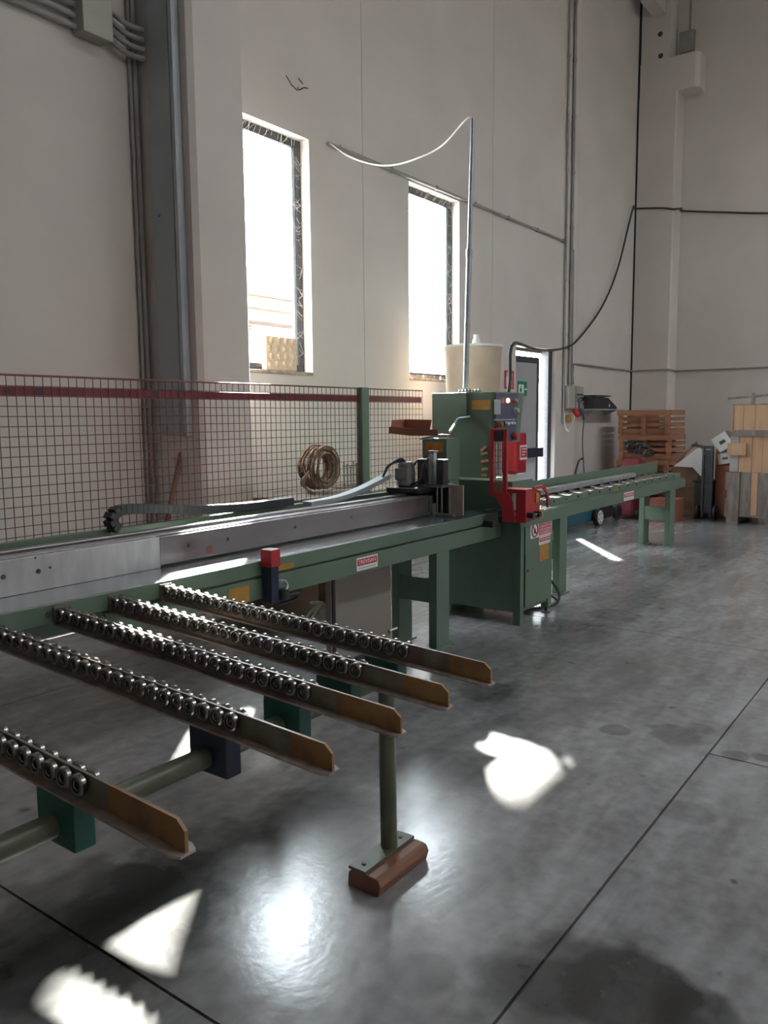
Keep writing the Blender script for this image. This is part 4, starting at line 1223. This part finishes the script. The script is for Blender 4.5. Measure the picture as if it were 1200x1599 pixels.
# ------------------------------------------------------------------ far corner
# stack of slatted crates
CX0, CX1, CY0, CY1 = 14.0, 14.8, 4.22, 5.12
for k in range(4):
    z0 = 0.428 * k
    off = (0.0, 0.015, -0.015, 0.01)[k]
    lab = ('bottom', 'second', 'third', 'top')[k]
    t = thing('slatted_crate', f'orange wooden slatted crate in the corner, {lab} of its stack' if k in (0, 3) else f'orange wooden slatted crate in the corner stack, {lab} from the floor', 'crate', ((CX0 + CX1) / 2, (CY0 + CY1) / 2, z0), 'slatted crates in the corner')
    y0, y1 = CY0 + off, CY1 + off
    for zz, h in ((z0 + 0.002, 0.10), (z0 + 0.135, 0.07), (z0 + 0.24, 0.06), (z0 + 0.335, 0.091)):
        for xx in (CX0, CX1 - 0.02):
            bx('slat', M_ORWOOD, t, xx + 0.041, xx + 0.06, y0, y1, zz, zz + h)
        for yy in (y0, y1 - 0.02):
            bx('slat', M_ORWOOD, t, CX0 + 0.065, CX1 - 0.005, yy, yy + 0.02, zz, zz + h)
    for yy in (y0 + 0.0, (y0 + y1) / 2 - 0.04, y1 - 0.08):
        bx('upright', M_ORWOOD, t, CX0 - 0.02, CX0 + 0.02, yy, yy + 0.08, z0 + 0.002, z0 + 0.426)
    bx('top_board', M_ORWOOD, t, CX0 - 0.05, CX0 - 0.02, y0 - 0.01, y1 + 0.01, z0 + 0.335, z0 + 0.42)
    bx('back_panel', M_ORWOOD, t, CX0 + 0.35, CX0 + 0.37, y0 + (0.3 if k == 3 else 0.03), y1 - 0.03, z0 + 0.021, z0 + 0.42)
    bx('floor_board', M_ORWOOD, t, CX0 + 0.045, CX1 - 0.005, y0 + 0.025, y1 - 0.025, z0 + 0.005, z0 + 0.02)

# red machine with cables
rm = thing('red_machine', 'red workshop machine with black cables in front of slatted crates', 'machine', (12.6, 4.5, 0))
MB().prism([(12.35, 0.05), (13.1, 0.05), (13.1, 0.6), (12.95, 0.90), (12.7, 0.95), (12.4, 0.6)], 'y', 4.28, 4.56).build('body', M_REDBAR, rm, bevel=0.03)
for (x, y) in ((12.5, 4.24), (13.0, 4.24), (12.5, 4.60), (13.0, 4.60)):
    MB().cyl((x, y - 0.03, 0.08), (x, y + 0.03, 0.08), 0.08, 16).build('wheel', M_RUBBER, rm, smooth=True)
rnd = random.Random(11)
for k in range(6):
    c0 = V((12.78, 4.20 + 0.05 * k, 0.99 + 0.02 * k))
    r0 = rnd.uniform(0.06, 0.13)
    pts = [c0 + V((0.05 * math.sin(2 * a + k), r0 * math.cos(a), r0 * 0.75 * math.sin(a) + 0.05)) for a in [2 * math.pi * j / 22 for j in range(22)]]
    MB().tube(pts, 0.014, 6, True).build('cable_loop', M_BLACK, rm, smooth=True)

# blue wheeled machine
bmach = thing('wheeled_machine', 'low blue wheeled machine with silver spoked wheel behind outfeed table', 'machine', (11.2, 4.65, 0))
MB().prism([(10.1, 0.14), (10.15, 0.06), (11.35, 0.06), (12.1, 0.10), (12.1, 0.22), (11.75, 0.36), (11.2, 0.40), (10.4, 0.36), (10.1, 0.28)], 'y', 4.52, 4.92).build('shell', M_BLUE, bmach, bevel=0.03)
MB().prism([(11.55, 0.07), (12.12, 0.07), (12.12, 0.20), (11.9, 0.30), (11.6, 0.36)], 'y', 4.47, 4.52).build('front_cowl', M_BLACK, bmach, bevel=0.01)
for (xw, m_) in ((11.42, M_FOAM), (12.2, M_BLACK)):
    w_ = MB().lathe([(0.115, 0), (0.125, 0.012), (0.125, 0.058), (0.115, 0.07)], (xw, 4.43, 0.126), 'y', 24).build('tyre', M_RUBBER, bmach, smooth=True)
    MB().lathe([(0.088, 0), (0.088, 0.006)], (xw, 4.424, 0.126), 'y', 24).build('wheel_disc', M_BLACK, w_, smooth=True)
    for k in range(5):
        a = 2 * math.pi * k / 5 + math.pi / 2
        Rm = Matrix.Rotation(-a, 3, 'Y')
        MB().obox(V((xw, 4.421, 0.126)) + Rm @ V((0.05, 0, 0)), (0.085, 0.008, 0.042), Rm).build('spoke', m_, w_)
    ring = [(xw + 0.092 * math.cos(a), 4.423, 0.126 + 0.092 * math.sin(a)) for a in [2 * math.pi * j / 24 for j in range(24)]]
    MB().tube(ring, 0.010, 6, True).build('rim', m_, w_, smooth=True)
MB().tube(bez([(10.7, 4.6, 0.38), (10.85, 4.6, 0.75), (11.0, 4.6, 0.98), (11.15, 4.6, 1.0)]), 0.016, 8).build('handle', M_BLACK, bmach, smooth=True)

# cartons by the far wall
carton('cardboard_box', 'lower brown cardboard carton of the pair beside the slatted crates', 13.5, 14.1, 3.62, 4.08, 0.0, 0.43, M_CARD)
carton('cardboard_box', 'upper brown cardboard carton of the pair beside the slatted crates', 13.5, 14.05, 3.62, 4.03, 0.437, 0.79, M_CARD)
ca = carton('cardboard_box', 'flat brown cardboard sheetbox under the end of the outfeed table', 12.3, 12.8, 3.62, 4.0, 0.0, 0.34, M_CARDB)
# pale foam board leaning
fb = MB().prism([(3.92, 0.80), (3.52, 1.12), (3.36, 0.90), (3.33, 0.60), (3.50, 0.66), (3.62, 0.79)], 'x', 13.22, 13.27).build('foam_board', M_FOAM, bevel=0.004)
tag(fb, 'white foam board leaning on the cartons near the hand truck', 'foam board')
fb2 = MB().prism([(3.58, 1.17), (3.90, 0.86), (3.93, 0.88), (3.60, 1.20)], 'x', 13.30, 13.33).build('wood_strip', M_CARD)
tag(fb2, 'brown wooden strip lying along the white foam board', 'wood strip')
bt = thing('plastic_bin', 'black plastic bin standing on the floor behind the hand truck', 'bin', (13.33, 3.45, 0))
MB().prism([(3.32, 0.0), (3.56, 0.0), (3.59, 0.56), (3.29, 0.56)], 'x', 13.2, 13.46).build('body', M_BLACK, bt, bevel=0.01)
bx('rim', M_BLACK, bt, 13.18, 13.48, 3.28, 3.60, 0.56, 0.597, 0.005)
# hand truck
ht = thing('hand_truck', 'dark hand truck with rusty frame standing between cartons and crates', 'hand truck', (13.05, 3.33, 0))
for yy in (3.27, 3.40):
    MB().tube(bez([(13.0, yy, 0.03), (13.0, yy, 0.6), (13.02, yy + 0.005, 1.0), (13.06, yy + 0.02, 1.13)]), 0.024, 10).build('side_rail', M_FRAME, ht, smooth=True)
MB().tube(bez([(13.05, 3.60, 1.15), (13.05, 3.5, 1.14), (13.05, 3.4, 1.12), (13.05, 3.27, 1.12)]), 0.022, 10).build('handle', M_FRAME, ht, smooth=True)
for zz in (0.2, 0.5, 0.8, 1.0):
    bx('cross_bar', M_FRAME, ht, 12.99, 13.01, 3.27, 3.40, zz, zz + 0.04)
bx('back_plate', M_FRAME, ht, 13.012, 13.02, 3.27, 3.40, 0.1, 1.08)
bx('toe_plate', M_FRAME, ht, 12.75, 13.0, 3.2, 3.46, 0.004, 0.014)
for yy in (3.19, 3.45):
    MB().lathe([(0.09, 0), (0.11, 0.012), (0.11, 0.04), (0.09, 0.05)], (13.05, yy, 0.112), 'y', 18).build('wheel', M_RUBBER, ht, smooth=True)
MB().cyl((13.05, 3.19, 0.112), (13.05, 3.5, 0.112), 0.014, 10).build('axle', M_CHROME, ht, smooth=True)
# foam packing boxes on a dark carton
carton('dark_carton', 'dark brown carton standing behind the hand truck under foam boxes', 13.2, 13.7, 3.02, 3.26, 0, 0.84, M_CARDB, flaps=False)
carton('tall_carton', 'plain brown carton against the end wall behind foam boxes', 13.9, 14.4, 2.85, 3.45, 0, 1.27, M_CARD, flaps=False)


def foam_box(label, cy_, cz_, ang_, w, h, dep, x):
    t = thing('foam_box', label, 'foam box', (x, cy_, cz_ - h / 2))
    Rm = Matrix.Rotation(math.radians(ang_), 3, 'X')
    c = V((x, cy_, cz_))
    MB().obox(c, (dep, w, h), Rm).build('body', M_FOAM, t, bevel=0.012)
    MB().obox(c + Rm @ V((-dep / 2 - 0.002, 0, 0)), (0.006, w * 0.36, h * 0.2), Rm).build('hand_slot', M_DARKPR, t)


foam_box('white foam packing box tilted on top of another foam box', 3.17, 1.20, -35, 0.25, 0.25, 0.3, 13.3)
foam_box('white foam packing box lying lower between carton and crate', 3.12, 0.95, -12, 0.22, 0.17, 0.3, 13.3)
# grey weathered pallet box
gx0 = 12.7
gp = thing('pallet_box', 'weathered grey wooden pallet box standing under the pine crate', 'pallet box', (13.1, 2.4, 0))
for yy in (2.83, 2.3, 1.85):
    bx('block', M_GREYWOOD, gp, gx0, gx0 + 0.9, yy - 0.0, yy + 0.13, 0.0, 0.11)
bx('deck', M_GREYWOOD, gp, gx0, gx0 + 0.9, 1.85, 3.0, 0.11, 0.14)
bx('side_board', M_GREYWOOD, gp, gx0 + 0.02, gx0 + 0.9, 2.96, 3.0, 0.14, 0.38)
bx('side_board', M_GREYWOOD, gp, gx0 + 0.02, gx0 + 0.9, 2.96, 3.0, 0.5, 0.77)
bx('corner_post', M_GREYWOOD, gp, gx0 - 0.02, gx0 + 0.06, 2.80, 2.96, 0.0, 0.77)
rnd = random.Random(2)
y = 2.79
while y > 1.9:
    w = rnd.uniform(0.09, 0.15)
    bx('plank', M_PINE if 0.48 < (2.79 - y) / 0.3 < 0.6 else M_GREYWOOD, gp, gx0 - 0.005 + rnd.uniform(0, 0.012), gx0 + 0.02, y - w, y - 0.006, 0.14, 0.77)
    y -= w
# pine crate
pn_ = thing('pine_crate', 'light pine plank crate stacked on the grey pallet box', 'crate', (13.1, 2.4, 0.771))


def planks(x, ytop, ybot, z0, z1, m_):
    y = ytop
    rnd = random.Random(int(z0 * 100))
    while y > ybot:
        w = rnd.uniform(0.13, 0.19)
        bx('plank', m_, pn_, x + rnd.uniform(0, 0.008), x + 0.025, max(ybot, y - w), y - 0.005, z0, z1)
        y -= w


planks(12.72, 2.83, 1.85, 0.772, 1.30, M_PINE)
planks(12.72, 2.92, 1.85, 1.39, 1.755, M_PINE)
bx('batten', M_GREYWOOD, pn_, 12.69, 12.715, 1.85, 2.93, 1.30, 1.39)
bx('dark_board', M_CONDUIT, pn_, 12.75, 12.77, 2.84, 2.96, 0.772, 1.30)
bx('end_board', M_ORWOOD, pn_, 12.75, 13.5, 2.925, 2.945, 1.30, 1.755)
bx('end_board', M_PINE, pn_, 12.78, 13.5, 2.84, 2.86, 0.772, 1.30)
bx('small_board', M_YEL if False else M_PINE, pn_, 12.655, 12.68, 2.72, 2.98, 1.02, 1.2)
bx('lid', M_GREYWOOD, pn_, 12.72, 13.5, 1.85, 2.95, 1.756, 1.772)
wb2 = thing('wooden_bar', 'thin brown wooden bar propped above the pine crate', 'wooden bar', (12.75, 2.6, 1.773))
MB().obox((12.78, 2.6, 1.885), (0.04, 0.85, 0.035), Matrix.Rotation(math.radians(-4), 3, 'X')).build('bar', M_GREYWOOD, wb2)
bx('upright', M_GREYWOOD, wb2, 12.77, 12.80, 2.66, 2.70, 1.773, 1.93)
